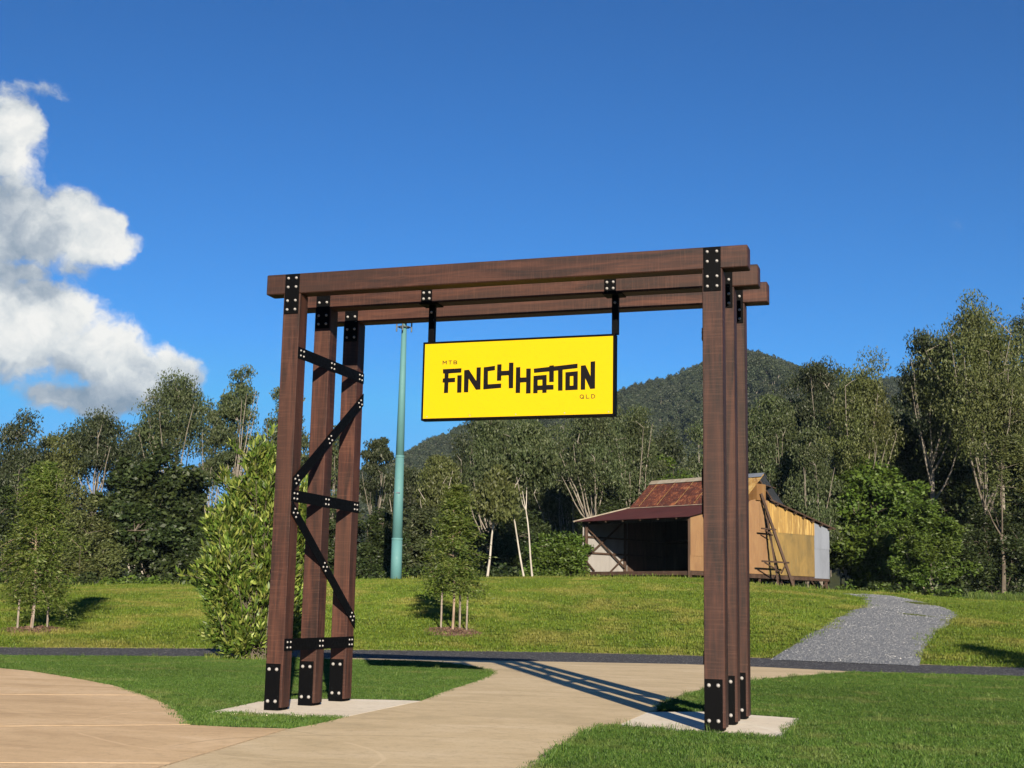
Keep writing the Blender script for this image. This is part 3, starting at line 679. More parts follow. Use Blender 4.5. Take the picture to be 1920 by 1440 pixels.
letter([[(1203, 408), (1305, 399), (1302, 811), (1200, 815)], [(1305, 399), (1382, 392), (1382, 492), (1305, 498)], [(1303, 710), (1380, 708), (1380, 806), (1302, 811)], [(1382, 392), (1482, 383), (1478, 802), (1380, 806)]], INK, O2)
letter([[(1550, 260), (1655, 247), (1768, 497), (1770, 170), (1872, 158), (1868, 775), (1762, 785), (1650, 540), (1645, 800), (1547, 802)]], INK, O2)
def stroke(pls, o, wd=14):
    polys = []
    for pl_ in pls:
        for a, b in zip(pl_[:-1], pl_[1:]):
            a = np.array(a, float); b = np.array(b, float); d = b-a; d /= np.linalg.norm(d); n = np.array([-d[1], d[0]])*wd/2; a = a-d*wd*.3; b = b+d*wd*.3
            polys.append([tuple(a+n), tuple(b+n), tuple(b-n), tuple(a-n)])
    letter(polys, INKBROWN, o)
stroke([[(127, 230), (130, 152), (166, 202), (206, 152), (206, 228)]], O1)
stroke([[(256, 152), (326, 150)], [(291, 160), (289, 226)]], O1)
stroke([[(372, 222), (373, 151), (424, 150), (437, 168), (426, 185), (378, 187)], [(430, 190), (442, 206), (430, 220), (380, 222)]], O1)
stroke([[(1573+41*math.cos(a), 957+42*math.sin(a)) for a in np.linspace(0, 6.2832, 11)], [(1586, 972), (1614, 1000)]], O2)
stroke([[(1672, 910), (1673, 993), (1735, 991)]], O2)
stroke([[(1792, 992), (1791, 909), (1832, 909), (1862, 930), (1862, 968), (1832, 990), (1800, 992)]], O2)
for px, py in ((800, 558), (1144, 538)):
    hx = onplane(px, py, 1, SP)[0]
    hp = fbox('hanger_plate', hx-.085, hx+.085, SP-.010, SP-.001, ZT+.0, ZT+.2, BLACK, sign, .003)
    for ix in (-.045, .045):
        for iz in (.065, .155): link('bolt', bolt_f, None, hp, (hx+ix, SP-.010, ZT+iz))
    fbox('hanger_foot', hx-.11, hx+.17, SP-.012, SP+PD+.012, ZT-.014, ZT-.001, BLACK, sign, .002)
    tb = fbox('hanger_tube', hx+.005, hx+.095, SP+.085, SP+.175, SZ1+.001, ZT-.015, BLACK, sign, .006)
    link('bolt', bolt_f, None, tb, (hx+.05, SP+.085, ZT-.12))

# ------------------------------------------------------------------ old corrugated shed on the mound
SC = (11.6, 85.0); GU = (0.735, 0.678); FU = (-0.678, 0.735); SLEN, SDEP = 15.5, 9.6
FZ, EZ, AZ, AX = 3.95, 7.40, 9.10, 7.45
def SH(g, f, z): x, y = from_lt(SC[0]+g*GU[0]+f*FU[0], SC[1]+g*GU[1]+f*FU[1]); return np.array([x, y, z])
shed_o = SH(0, 0, FZ)
shed = empty('old_shed', shed_o, 'weathered corrugated iron shed on stilts with a dark open bay', 'shed')
def roof_z(g): return EZ + (AZ-EZ)*(1-abs(g-AX)/AX) if g <= AX else EZ + (AZ-EZ)*(1-(g-AX)/(SLEN-AX))
def rust_mat(name, a, b, c_, scale=(1.2, 1.2, .35), sp=0.3, rough=0.7, pos=(0.3, 0.5, 0.72), streak=None, metal=0.0):
    m, t = new_mat(name); v = t.vmath('MULTIPLY', world_pos(t), scale); n = t.noise(v, 1.6, 6, 0.66, 0.5)
    n2 = t.noise(t.vmath('MULTIPLY', world_pos(t), (5, 5, .5)), 1.5, 4, 0.6)
    c = t.ramp(n, [(pos[0], a), (pos[1], b), (pos[2], c_)])
    if streak: c = t.mix(t.rng(n2, .55, .68, 0, streak[1]), c, streak[0])
    oi = t.n('ShaderNodeObjectInfo')
    c = t.n('ShaderNodeHueSaturation', {'Color': c, 'Value': t.rng(oi.outputs['Random'], 0, 1, 0.88, 1.12, False), 'Saturation': 1.0, 'Hue': .5}).outputs[0]
    return finish(m, t, principled(t, c, rough, metal, sp))
ORANGE = rust_mat('orange_oxide_sheet', (0.1189, 0.0595, 0.0210), (0.1489, 0.0782, 0.0281), (0.1710, 0.1003, 0.0393), streak=((0.1050, 0.0525, 0.0183), .5))
GOLD = rust_mat('yellowed_galvanised_sheet', (0.0729, 0.0525, 0.0143), (0.1306, 0.0855, 0.0215), (0.1779, 0.1154, 0.0284), (.8, .8, .3), 0.15, 0.6, streak=((0.1036, 0.0842, 0.0358), .6))
GOLDTOP = rust_mat('streaked_yellow_sheet', (0.0997, 0.0689, 0.0188), (0.1860, 0.1090, 0.0257), (0.3416, 0.2316, 0.0626), (3.5, 3.5, .1), 0.15, 0.6, streak=((0.3615, 0.2646, 0.0928), .8))
SILVER = rust_mat('silver_sheet', (0.0949, 0.1109, 0.1355), (0.1269, 0.1459, 0.1819), (0.1491, 0.1709, 0.2071), (.6, .6, .2), 0.2, 0.6)
MAROON = rust_mat('maroon_roof_sheet', (0.0289, 0.0085, 0.0085), (0.0374, 0.0110, 0.0110), (0.0450, 0.0145, 0.0119), (.3, .3, .3), 0.3, 0.6)
RUST = rust_mat('rusted_roof_sheet', (0.028, 0.0080, 0.0066), (0.050, 0.0125, 0.0085), (0.170, 0.0640, 0.0280), (1.6, 1.6, .9), 0.2, 0.75, (0.40, 0.55, 0.70), streak=((0.16, 0.075, 0.038), .55))
RUSTY = rust_mat('yellow_rust_roof_sheet', (0.0720, 0.0272, 0.0084), (0.1890, 0.1176, 0.0348), (0.2475, 0.1802, 0.0750), (1.6, 1.6, .4), 0.3, 0.6, streak=((0.2475, 0.1958, 0.1092), .6))
PALE = rust_mat('pale_roof_capping', (0.179, 0.141, 0.096), (0.307, 0.269, 0.205), (0.358, 0.339, 0.294), (1, 1, 1), 0.4, 0.5)
INNER = rust_mat('dull_white_sheet', (0.1275, 0.1215, 0.1117), (0.1658, 0.1590, 0.1500), (0.1980, 0.1913, 0.1815), (.5, .5, .2), 0.3, 0.6, streak=((0.1590, 0.1470, 0.1275), .5))
TIMBER_SHADE = mat_bark('old_timber_and_bay_shade', (0.030, 0.018, 0.012), (0.065, 0.04, 0.028), (0.10, 0.07, 0.05), 2.0)  # frame timber; also painted on inner walls as the bay's shade
def sheet(name, A, B, C, D, mat, par=shed, ribs=9, amp=0.022, ref=None):
    """corrugated sheet: A-B bottom edge, D-C top edge"""
    A, B, C, D = map(np.array, (A, B, C, D)); n = np.cross(B-A, D-A); n = n/np.linalg.norm(n); V = []; F = []; m = ribs*2
    o = (A+C)/2
    for k in range(m+1):
        u = k/m; off = n*(amp if k % 2 else -amp)
        V.append(A+(B-A)*u+off-o); V.append(D+(C-D)*u+off-o)
    F = [(2*k, 2*k+2, 2*k+3, 2*k+1) for k in range(m)]
    return link(name, mesh_py(name, V, F), mat, par, o)
def sbar(name, a, b, wd, th, mat=TIMBER_SHADE, par=shed):
    a = np.array(a); b = np.array(b); o = (a+b)/2
    return link(name, bar_mesh(name, a-o, b-o, wd, th), mat, par, o)
n_sh = 17; wsh = SLEN/n_sh
for i in range(n_sh):
    g0, g1 = i*wsh-.012, (i+1)*wsh+.012
    z0, z1 = roof_z(g0), roof_z(g1)
    if i == n_sh//2-0 and g0 < AX < g1: z0 = z1 = min(z0, z1)+0.03
    if i <= 7:
        zs = 4.95 if i < 3 else None
        sheet('wall_sheet', SH(g0, 0, FZ), SH(g1, 0, FZ), SH(g1, 0, z1 if zs is None else zs), SH(g0, 0, z0 if zs is None else zs), ORANGE)
        if zs: sheet('wall_sheet', SH(g0, -.03, zs-.06), SH(g1, -.03, zs-.06), SH(g1, -.03, z1), SH(g0, -.03, z0), ORANGE)
    elif i < n_sh-2:
        sheet('wall_sheet', SH(g0, 0, FZ), SH(g1, 0, FZ), SH(g1, 0, 6.90), SH(g0, 0, 6.90), ORANGE if i == 8 else GOLD)
        sheet('wall_sheet', SH(g0, -.03, 6.84), SH(g1, -.03, 6.84), SH(g1, -.03, z1), SH(g0, -.03, z0), ORANGE if i == 8 else GOLDTOP)
    else:
        sheet('wall_sheet', SH(g0, 0, FZ-.1), SH(g1, 0, FZ-.1), SH(g1, 0, 5.97), SH(g0, 0, 5.97), SILVER)
        sheet('wall_sheet', SH(g0, -.03, 5.92), SH(g1, -.03, 5.92), SH(g1, -.03, z1), SH(g0, -.03, z0), SILVER)
    # far end wall, seen from inside through the open bay
    sheet('wall_sheet', SH(g1, SDEP, FZ), SH(g0, SDEP, FZ), SH(g0, SDEP, z0), SH(g1, SDEP, z1), INNER if i < 5 else TIMBER_SHADE)  # deeper sheets coloured dark to stand for the shade inside
for i in range(10):
    f0, f1 = i*.96-.012, (i+1)*.96+.012
    sheet('wall_sheet', SH(SLEN, f0, FZ), SH(SLEN, f1, FZ), SH(SLEN, f1, EZ+.05), SH(SLEN, f0, EZ+.05), TIMBER_SHADE)  # back wall: interior shade put into the sheet colour
link('floor', hexa('floor', [SH(g, f, z)-shed_o for z in (FZ-.28, FZ-.02) for g, f in ((.03, .03), (SLEN-.03, .03), (SLEN-.03, SDEP-.03), (.03, SDEP-.03))]), TIMBER_SHADE, shed, shed_o)
# roofs: each sheet a piece, running down the slope
nr = 12
def lowroof(g): return roof_z(min(max(g, 0), SLEN)) + 0.06 - (0.1 if g < 0 else 0)
for i in range(nr):
    f0 = -0.25 + i*(SDEP+.5)/nr-.012; f1 = -0.25+(i+1)*(SDEP+.5)/nr+.012
    ze = EZ - (AZ-EZ)/AX*0.55 + .06
    sheet('roof_sheet', SH(-.55, f1, ze), SH(-.55, f0, ze), SH(6.0, f0, roof_z(6.0)+.06), SH(6.0, f1, roof_z(6.0)+.06), MAROON, amp=.018)
    zr = EZ - (AZ-EZ)/(SLEN-AX)*0.35 + .06
    sheet('roof_sheet', SH(9.0, f0, roof_z(9.0)+.06), SH(9.0, f1, roof_z(9.0)+.06), SH(SLEN+.35, f1, zr), SH(SLEN+.35, f0, zr), MAROON, amp=.018)
RM0, RMX, RMZ = (5.0, 8.62), 7.45, 10.70
for i in range(nr):
    f0 = -0.30 + i*(SDEP+.5)/nr-.012; f1 = -0.30+(i+1)*(SDEP+.5)/nr+.012
    dz = rnd.uniform(-.02, .03)
    sheet('roof_sheet', SH(RM0[0], f1, RM0[1]+dz), SH(RM0[0], f0, RM0[1]+dz), SH(RMX, f0, RMZ+dz), SH(RMX, f1, RMZ+dz), RUSTY if i in (0, 1) else RUST, amp=.02)
    sheet('roof_sheet', SH(RMX, f1, RMZ), SH(RMX, f0, RMZ), SH(2*RMX-RM0[0], f0, RM0[1]), SH(2*RMX-RM0[0], f1, RM0[1]), SILVER if i < 3 else RUST, amp=.02)
    if i % 2 == 0:   # lap strips between sheets
        lp = sbar('lap_strip', SH(RM0[0]+.1, f1, RM0[1]+.12), SH(RMX-.1, f1, RMZ-.02), .025, .02, RUSTY)
for i in range(4):
    f0 = -.35 + i*2.55; f1 = f0+2.53
    P = [SH(RMX-.35, f0, RMZ-.20), SH(RMX-.35, f1, RMZ-.20), SH(RMX, f1, RMZ+.10), SH(RMX, f0, RMZ+.10), SH(RMX+.35, f0, RMZ-.20), SH(RMX+.35, f1, RMZ-.20)]
    link('ridge_cap', mesh_py('ridge_cap', [p-shed_o for p in P], [(0, 3, 2, 1), (3, 4, 5, 2)]), SILVER if i == 0 else PALE, shed, shed_o)
# flashings under the monitor and along the verges
sbar('flashing', SH(4.85, 2.5, 8.60), SH(4.85, SDEP+.2, 8.60), .28, .03, PALE); sbar('flashing', SH(4.95, -.2, 8.64), SH(4.95, 2.3, 8.64), .22, .03, RUSTY)
sbar('barge_board', SH(-.6, SDEP+.29, EZ-.04), SH(5.4, SDEP+.29, roof_z(5.4)+.10), .12, .10, PALE)
sbar('barge_board', SH(8.2, -.30, roof_z(8.2)+.05), SH(SLEN+.35, -.30, EZ+.0), .08, .10)
for i in range(7): g = 9.0+i*1.05; sbar('purlin_end', SH(g, -.34, roof_z(g)-.06), SH(g, .1, roof_z(g)-.06), .08, .10)
# vent box on the gable, monitor frame
link('vent_box', hexa('vent_box', [SH(g, f, z)-shed_o for z in (8.9, 10.02) for g, f in ((6.85, -.14), (7.85, -.14), (7.85, .7), (6.85, .7))]), ORANGE, shed, shed_o)
sbar('ledge', SH(7.9, -.1, 9.95), SH(8.9, -.1, 9.85), .25, .06)
for f in (.3, 3.2, 6.2, 9.2): sbar('rafter', SH(RM0[0]+.1, f, RM0[1]-.08), SH(RMX, f, RMZ-.1), .07, .1); sbar('rafter', SH(RMX, f, RMZ-.1), SH(9.8, f, RM0[1]-.08), .07, .1)
# open bay: posts, girts, cross braces, eave beam
for f in (.12, SDEP-.35): sbar('post', SH(.05, f, FZ-.9), SH(.05, f, EZ-.1), .16, .16)
sbar('post', SH(4.2, SDEP-.16, FZ), SH(4.2, SDEP-.16, roof_z(4.2)-.1), .18, .18); sbar('post', SH(8.4, SDEP-.16, FZ), SH(8.4, SDEP-.16, AZ-.3), .18, .18)
sbar('eave_beam', SH(-.02, 0.1, EZ-.16), SH(-.02, SDEP, EZ-.16), .12, .2)
for z in (5.25, 6.35): sbar('girt', SH(.0, SDEP-.10, z), SH(9.0, SDEP-.10, z), .08, .12)
sbar('cross_brace', SH(.1, SDEP-.22, 4.85), SH(4.0, SDEP-.22, 7.6), .06, .12); sbar('cross_brace', SH(.1, SDEP-.26, 7.0), SH(4.1, SDEP-.26, 4.3), .06, .12)
sbar('cross_brace', SH(.1, SDEP-.22, 4.7), SH(1.0, SDEP-.22, 4.0), .06, .10); sbar('cross_brace', SH(2.6, SDEP-.22, 4.0), SH(4.1, SDEP-.22, 5.1), .06, .10)
for f in np.arange(.8, SDEP, 1.55): sbar('rafter', SH(-.5, f, EZ-.13), SH(5.6, f, roof_z(5.6)-.06), .07, .12)
sbar('shade_partition', SH(9.2, 0.1, 6.3), SH(9.2, SDEP-.1, 6.3), 4.6, .06)  # added dark sheet that deepens the shade in the bay
# stilts below the floor
for g, f in ((.2, .15), (4.0, .15), (7.5, .2), (11.3, .15), (15.3, .15), (15.3, 5), (15.3, 9.4), (.2, 5), (11.3, 5), (7.5, 5)):
    zb = float(terr(*SH(g, f, 0)[:2])) - .2; sbar('stilt', SH(g, f, zb), SH(g, f, FZ-.28), .15, .15)
for g in (9.6, 13.4): zb = float(terr(*SH(g, .15, 0)[:2])); sbar('cross_brace', SH(g, .12, FZ-.3), SH(g+1.8, .12, zb), .06, .08)
zb = float(terr(*SH(13.5, .15, 0)[:2])); sbar('cross_brace', SH(13.7, .1, zb), SH(15.2, .1, FZ-.3), .06, .08)
# timber prop frame against the gable
zg = float(terr(*SH(8.5, -1.0, 0)[:2]))
sbar('prop', SH(7.15, -.25, 9.35), SH(9.3, -1.6, zg-.1), .16, .16); sbar('prop', SH(7.6, -.3, 8.5), SH(8.0, -1.15, zg-.1), .12, .12)
sbar('prop_arm', SH(6.5, -.75, 6.95), SH(8.1, -.75, 6.95), .08, .10); sbar('prop_arm', SH(6.9, -.75, 6.85), SH(7.8, -.7, 6.55), .06, .08)
sbar('prop_arm', SH(5.9, -1.2, 4.75), SH(8.9, -1.2, 4.75), .08, .11); sbar('prop_arm', SH(6.2, -1.2, 4.68), SH(7.9, -1.2, 4.1), .06, .09); sbar('prop_arm', SH(8.6, -1.2, 4.68), SH(8.0, -1.2, 4.0), .06, .09)
for g in (3.1, 5.0): zb = float(terr(*SH(g+1.2, -.4, 0)[:2])); sbar('prop', SH(g, .05, FZ-.2), SH(g+1.2, -.5, zb), .10, .10)

# ------------------------------------------------------------------ telecom monopole
TEAL = mat_plain('teal_painted_steel', (0.080, 0.195, 0.200), 0.62, 0, 0.2, 0.25, 1.2, (0.05, 0.10, 0.10), 0.25)
GREY_EQ = mat_plain('grey_antenna', (0.06, 0.07, 0.075), 0.5, 0, .4, .3, 4)
DISH = mat_plain('grey_green_dish', (0.23, 0.25, 0.19), 0.55, 0, .3, .2, 3)
pb = at(742, 1089, 80.0); pb[2] = float(terr(pb[0], pb[1])) - .05
ptz = at(757, 600, 80.0)[2]
pole = empty('telecom_pole', pb, 'tall tapering teal steel pole with a dish at its top', 'pole')
Hp = ptz-pb[2]; cuts = [0.0, 0.165, 0.475, 1.0]
def prad(u): return 0.352 + (0.150-0.352)*u
for a, b in zip(cuts[:-1], cuts[1:]):
    link('shaft', lathe('shaft', [(prad(a), a*Hp), (prad(b)+.0, b*Hp)], 24), TEAL, pole, pb)
for u in cuts[1:-1]: link('joint_ring', lathe('joint_ring', [(prad(u)+.012, u*Hp-.10), (prad(u)+.020, u*Hp-.09), (prad(u)+.020, u*Hp+.02), (prad(u)+.004, u*Hp+.03)], 24), TEAL, pole, pb)
link('name_plate', box_mesh('name_plate', -.12, .12, -.02, .02, -.03, .03), SILVER, pole, (pb[0]+.08, pb[1]-prad(.3)-.005, pb[2]+Hp*.335))
top = pb+np.array([0, 0, Hp])
R3 = np.array([_r0[0], _r0[1], 0]); 
def tb(name, pts, rad, mat, par, c): V_, F_ = tubes([(np.array(p)-c, [rad]*len(p)) for p in pts], 6); return link(name, mesh_np(name, V_, F_, True), mat, par, c)
ring = [top + np.array([.34*math.cos(a), .34*math.sin(a), -.45]) for a in np.linspace(0, 6.2832, 13)]
tb('mount_ring', [ring, [p+np.array([0, 0, .5]) for p in ring]], .04, GREY_EQ, pole, top)
for a in (0.2, 1.8, 3.3, 4.6):
    d = R3*math.cos(a)+FH*math.sin(a); c = top+d*.46
    tb('antenna', [[c+np.array([0, 0, -.75]), c+np.array([0, 0, .75])]], .05, GREY_EQ, pole, c)
    tb('mount_arm', [[top+np.array([0, 0, -.45]), c+np.array([0, 0, -.45])], [top+np.array([0, 0, .05]), c+np.array([0, 0, .05])]], .035, GREY_EQ, pole, c)
dc = top + R3*.33 - FH*.55 + np.array([0, 0, .12])
dm = lathe('dish', [(.02, .0), (.30, .03), (.34, .05), (.34, .26), (.30, .30), (.05, .31)], 20)
dm.transform(Matrix.Rotation(math.pi/2, 4, 'X')); dm.transform(Matrix.Rotation(-YAW+.35, 4, 'Z'))
link('dish', dm, DISH, pole, dc)

# ------------------------------------------------------------------ foliage
LEAF_EUC = mat_leaf('grey_green_gum_leaf', (0.034, 0.050, 0.019), (0.058, 0.079, 0.031), (0.100, 0.120, 0.053), 0.32)
LEAF_EUC_OL = mat_leaf('olive_gum_leaf', (0.043, 0.055, 0.016), (0.074, 0.090, 0.027), (0.118, 0.132, 0.047), 0.30)
LEAF_EUC_DK = mat_leaf('dark_gum_leaf', (0.019, 0.028, 0.012), (0.034, 0.047, 0.020), (0.062, 0.074, 0.035), 0.26)
LEAF_DARK = mat_leaf('deep_green_leaf', (0.014, 0.024, 0.008), (0.027, 0.042, 0.012), (0.046, 0.064, 0.018), 0.2)
LEAF_GREEN = mat_leaf('fresh_green_leaf', (0.032, 0.060, 0.009), (0.062, 0.105, 0.014), (0.100, 0.150, 0.026), 0.28)
LEAF_FEATH = mat_leaf('feathery_yellow_green_leaf', (0.042, 0.072, 0.010), (0.082, 0.120, 0.018), (0.160, 0.188, 0.050), 0.35)
LEAF_SHRUB = mat_leaf('glossy_shrub_leaf', (0.026, 0.050, 0.008), (0.082, 0.138, 0.017), (0.26, 0.295, 0.065), 0.25, rough=0.48, spec=0.28, posvar=2.6, vr=(0.45, 1.45))
LEAF_MTN = mat_leaf('mountain_forest_leaf', (0.020, 0.030, 0.016), (0.036, 0.048, 0.024), (0.062, 0.074, 0.038), 0.15, posvar=0.02)
BARK_WHITE = mat_bark('pale_gum_bark', (0.10, 0.085, 0.065), (0.24, 0.215, 0.18), (0.34, 0.31, 0.27))
BARK_PALE = mat_bark('white_gum_bark', (0.22, 0.20, 0.165), (0.42, 0.39, 0.34), (0.52, 0.49, 0.44))
BARK_GREY = mat_bark('grey_brown_bark', (0.05, 0.04, 0.03), (0.13, 0.11, 0.085), (0.20, 0.17, 0.135))
BARK_TAN = mat_bark('pinkish_sapling_bark', (0.12, 0.085, 0.06), (0.28, 0.21, 0.155), None, 9.0)
STAKE = mat_bark('grey_stake_timber', (0.12, 0.10, 0.085), (0.24, 0.205, 0.17), None, 8.0)

def unit(v): return v/(np.linalg.norm(v, axis=-1, keepdims=True)+1e-9)
def leaves(C, r, ln, wd, mode='hang', out=None):
    """lozenge leaves at centres C; mode sets how they are held"""
    n = len(C); rv = unit(r.normal(size=(n, 3)))
    if mode == 'hang': a = unit(np.array([0, 0, -1.0]) + rv*0.75)
    elif mode == 'broad': a = unit(rv*np.array([1, 1, .5]) + (out*0.35 if out is not None else 0) + np.array([0, 0, -.15]))
    else: a = unit((out if out is not None else 0) + rv*0.45 + np.array([0, 0, .55]))
    nr_ = unit(r.normal(size=(n, 3)) + (out*0.9 if out is not None else 0) + np.array([0, 0, 0.5 if mode == 'broad' else 0.0]))
    b = unit(np.cross(a, nr_)); s_ = r.uniform(.65, 1.4, (n, 1))
    a = a*ln*s_/2; b = b*wd*s_/2
    V = np.stack([C-a, C+b-a*.1, C+a, C-b-a*.1], 1).reshape(-1, 3)
    return V, np.arange(n*4).reshape(n, 4)
def clump_pts(C, R, n, r, flat=.75):
    """n points in each of the clumps (centres C, radii R), denser towards the shell"""
    k = len(C); d = unit(r.normal(size=(k, n, 3))); rad = r.uniform(0, 1, (k, n, 1))**0.5
    off = d*rad*R[:, None, None]; off[..., 2] *= flat
    return (C[:, None, :]+off).reshape(-1, 3), unit(off).reshape(-1, 3)

R3v = np.array([_r0[0], _r0[1], 0.0]); FHv = FH.copy()
def tree(name, label, px, t, top, width, kind='euc', cb=0.35, leaf=LEAF_EUC, bark=BARK_WHITE, nl_=14000, ncl=70, lsz=(.24, .092), limbs=5, seed=0, tr=.16, lean=0.0, cat='tree', group='trees along the edge of the bush', z=None, flat=.75, crs=1.0, stems=1, base_off=0.0):
    r = np.random.default_rng(seed+1000)
    if kind == 'euc': nl_ = int(nl_*1.55); ncl = int(ncl*1.25)
    else: nl_ = int(nl_*1.1)
    bp_ = at(px, 1100, t); zb = float(terr(bp_[0], bp_[1])) if z is None else z
    H = (at(px, top, t)[2]-zb)*(1.05 if kind == 'euc' else 1.02); R = width/2/FPX*t
    base = np.array([bp_[0], bp_[1], zb-.15]); root = empty(name, base, label, cat, group)
    cz0 = cb*H; C0 = np.array([lean*_r0[0], lean*_r0[1], (cz0+H)/2]); Rz = (H-cz0)/2
    # clump centres in a lumpy ellipsoid, more of them near its surface
    d = unit(r.normal(size=(ncl*3, 3))); ph = r.uniform(0, 6.28, 6)
    lump = 1 + .16*np.sin(3*np.arctan2(d[:, 1], d[:, 0])+ph[0]) + .14*np.sin(4*d[:, 2]*2+ph[1]) + .12*np.sin(5*d[:, 0]+ph[2])
    rad = r.uniform(.30, 1.0, len(d))**.6*np.clip(lump, .6, 1.08)
    if kind == 'euc': keep = d[:, 2] > -.75
    else: keep = d[:, 2] > -1
    cr = R*(.33 if kind == 'euc' else .24)*crs
    P = C0 + d*rad[:, None]*np.array([R-cr*.6, R-cr*.6, Rz-cr*.45]); P = P[keep][:ncl]
    taper = np.clip((H-P[:, 2])/(Rz*.9), .25, 1) if kind == 'euc' else np.ones(len(P))
    P[:, :2] = C0[:2] + (P[:, :2]-C0[:2])*np.maximum(taper, .68)[:, None]
    dn_ = np.linalg.norm(P[:, None]-P[None], axis=2); dn_[np.arange(len(P)), np.arange(len(P))] = 1e9; P = P[np.sort(dn_, axis=1)[:, 1] < 1.25*cr+.25]
    Rc = cr*r.uniform(.65, 1.35, len(P))
    # wood: stems, limbs, twigs out to the clumps
    paths = []; nodes = []
    for s_ in range(stems):
        so_ = np.array([0, 0, 0.0]) if stems == 1 else np.append(r.normal(0, .35*tr*6, 2), 0)
        fork = C0*np.array([.5, .5, 0]) + np.array([0, 0, cz0*r.uniform(.75, 1.0)+.05*H]) + np.append(r.normal(0, .05*R*(1 if stems == 1 else 5), 2), 0) + so_
        n = 7; u = np.linspace(0, 1, n)[:, None]; tk = so_*(1-u) + fork*u + np.stack([np.sin(u[:, 0]*5+ph[3])*.04*R, np.sin(u[:, 0]*4+ph[4])*.04*R, 0*u[:, 0]], -1)*u
        paths.append((tk, tr*(1.0-.45*u[:, 0])*(1.25 if stems == 1 else .8)*np.where(np.arange(n) == 0, 1.3, 1)))
        nodes += [tk[-1]]
        limbs = min(limbs, 6)
        for k in range(limbs):
            az = 6.283*(k+r.uniform(-.3, .3))/limbs; top_ = C0 + np.array([math.cos(az)*R*r.uniform(.28, .74), math.sin(az)*R*r.uniform(.28, .74), Rz*r.uniform(-.25, .45)])
            if k == 0: top_ = C0 + np.array([0, 0, Rz*.68])
            m = 7; v = np.linspace(0, 1, m)[:, None]; mid = fork + (top_-fork)*np.array([.62, .62, .35]) + r.normal(0, .08*R, 3)
            lb = (1-v)**2*fork + 2*v*(1-v)*mid + v**2*top_ + r.normal(0, .03*R, (m, 3))*v
            paths.append((lb, tr*.40*(1-.84*v[:, 0]))); nodes += list(lb[2:])
    if kind == 'euc' and t > 90:      # pale branches that come out through the near side of the crown
        for k in range(5 if t < 118 else 2):
            fk = paths[0][0][-1]; sd_ = r.uniform(-.75, .75)*R; top_ = C0 + R3v*sd_ - FHv*R*r.uniform(.55, .95)*math.sqrt(max(.1, 1-(sd_/R)**2)) + np.array([0, 0, Rz*r.uniform(-.35, .5)])
            m = 6; v = np.linspace(0, 1, m)[:, None]; st = fk - np.array([0, 0, cz0*r.uniform(0, .25)]); mid = st + (top_-st)*np.array([.55, .55, .3]) + r.normal(0, .08*R, 3)
            lb = (1-v)**2*st + 2*v*(1-v)*mid + v**2*top_ + r.normal(0, .02*R, (m, 3))*v
            paths.append((lb, (.045+tr*.22)*(1-.8*v[:, 0]))); nodes += list(lb[3:])
    N = np.array(nodes)
    for c in P:
        dd_ = np.linalg.norm(N-c, axis=1) + 1.2*np.maximum(N[:, 2]-c[2], 0); j = int(np.argmin(dd_)); a = N[j]
        mid = (a+c)/2 + r.normal(0, .05*R, 3) + np.array([0, 0, .05*R])
        paths.append((np.stack([a, mid, c]), np.array([tr*.15, tr*.09, tr*.035])))
    V_, F_ = tubes(paths, 6); link('trunk', mesh_np('trunk', V_, F_, True), bark, root, base)
    per = max(20, nl_//len(P)); pts, out = clump_pts(P, Rc, per, r, flat)
    m_in = len(pts)//5; d_in = unit(r.normal(size=(m_in, 3)))     # loose inner foliage that ties the clumps together
    pts[::5][:m_in] = (C0 + d_in*(r.uniform(.2, .9, (m_in, 1))*np.array([R*.8, R*.8, Rz*.88])))[:len(pts[::5][:m_in])]
    outw = unit(pts-(C0*np.array([1, 1, .9])))
    V_, F_ = leaves(pts, r, lsz[0], lsz[1], 'hang' if kind == 'euc' else 'broad', unit(out*.6+outw*.6))
    link('crown', mesh_np('crown', V_, F_), leaf, root, base)
    return root

T = tree
# ---- left of the gateway
T('gum_tree', 'dark rounded gum tree at the far left edge of the picture', 8, 104, 785, 170, cb=.12, leaf=LEAF_EUC_DK, seed=1, nl_=17000, ncl=80)
T('gum_tree', 'low olive domed tree second from the left edge', 92, 110, 812, 130, cb=.3, leaf=LEAF_EUC_OL, seed=2, nl_=12000)
T('gum_tree', 'white-limbed gum with a rounded dark crown behind the left young tree', 165, 112, 763, 165, cb=.52, leaf=LEAF_EUC_DK, seed=3, nl_=12000, ncl=55, limbs=6, tr=.2)
T('gum_tree', 'broad gum with an umbrella crown, tallest of the left bush', 312, 116, 696, 190, cb=.50, leaf=LEAF_EUC, seed=4, nl_=15000, ncl=60, limbs=7, tr=.24, crs=1.05)
T('gum_tree', 'slender white-trunked gum standing apart just left of the leafy shrub', 430, 106, 690, 112, cb=.42, leaf=LEAF_EUC, seed=5, nl_=8500, ncl=46, limbs=5, tr=.19)
T('gum_tree', 'thin pale gum between the umbrella-crowned gum and the slender gum', 388, 112, 748, 74, cb=.35, leaf=LEAF_EUC, seed=6, nl_=5000, ncl=30, limbs=4, tr=.15)
T('gum_tree', 'gum partly hidden behind the front left gate post', 520, 110, 728, 120, cb=.35, leaf=LEAF_EUC, seed=7, nl_=10000, ncl=48, tr=.2)
T('gum_tree', 'gum seen between the three left gate posts', 615, 116, 800, 120, cb=.25, leaf=LEAF_EUC, seed=8, nl_=9000, ncl=48, tr=.2)
T('gum_tree', 'sparse gum with tufted foliage between the gate post and the teal pole', 700, 108, 812, 92, cb=.42, leaf=LEAF_EUC_DK, seed=9, nl_=6000, ncl=32, tr=.15)
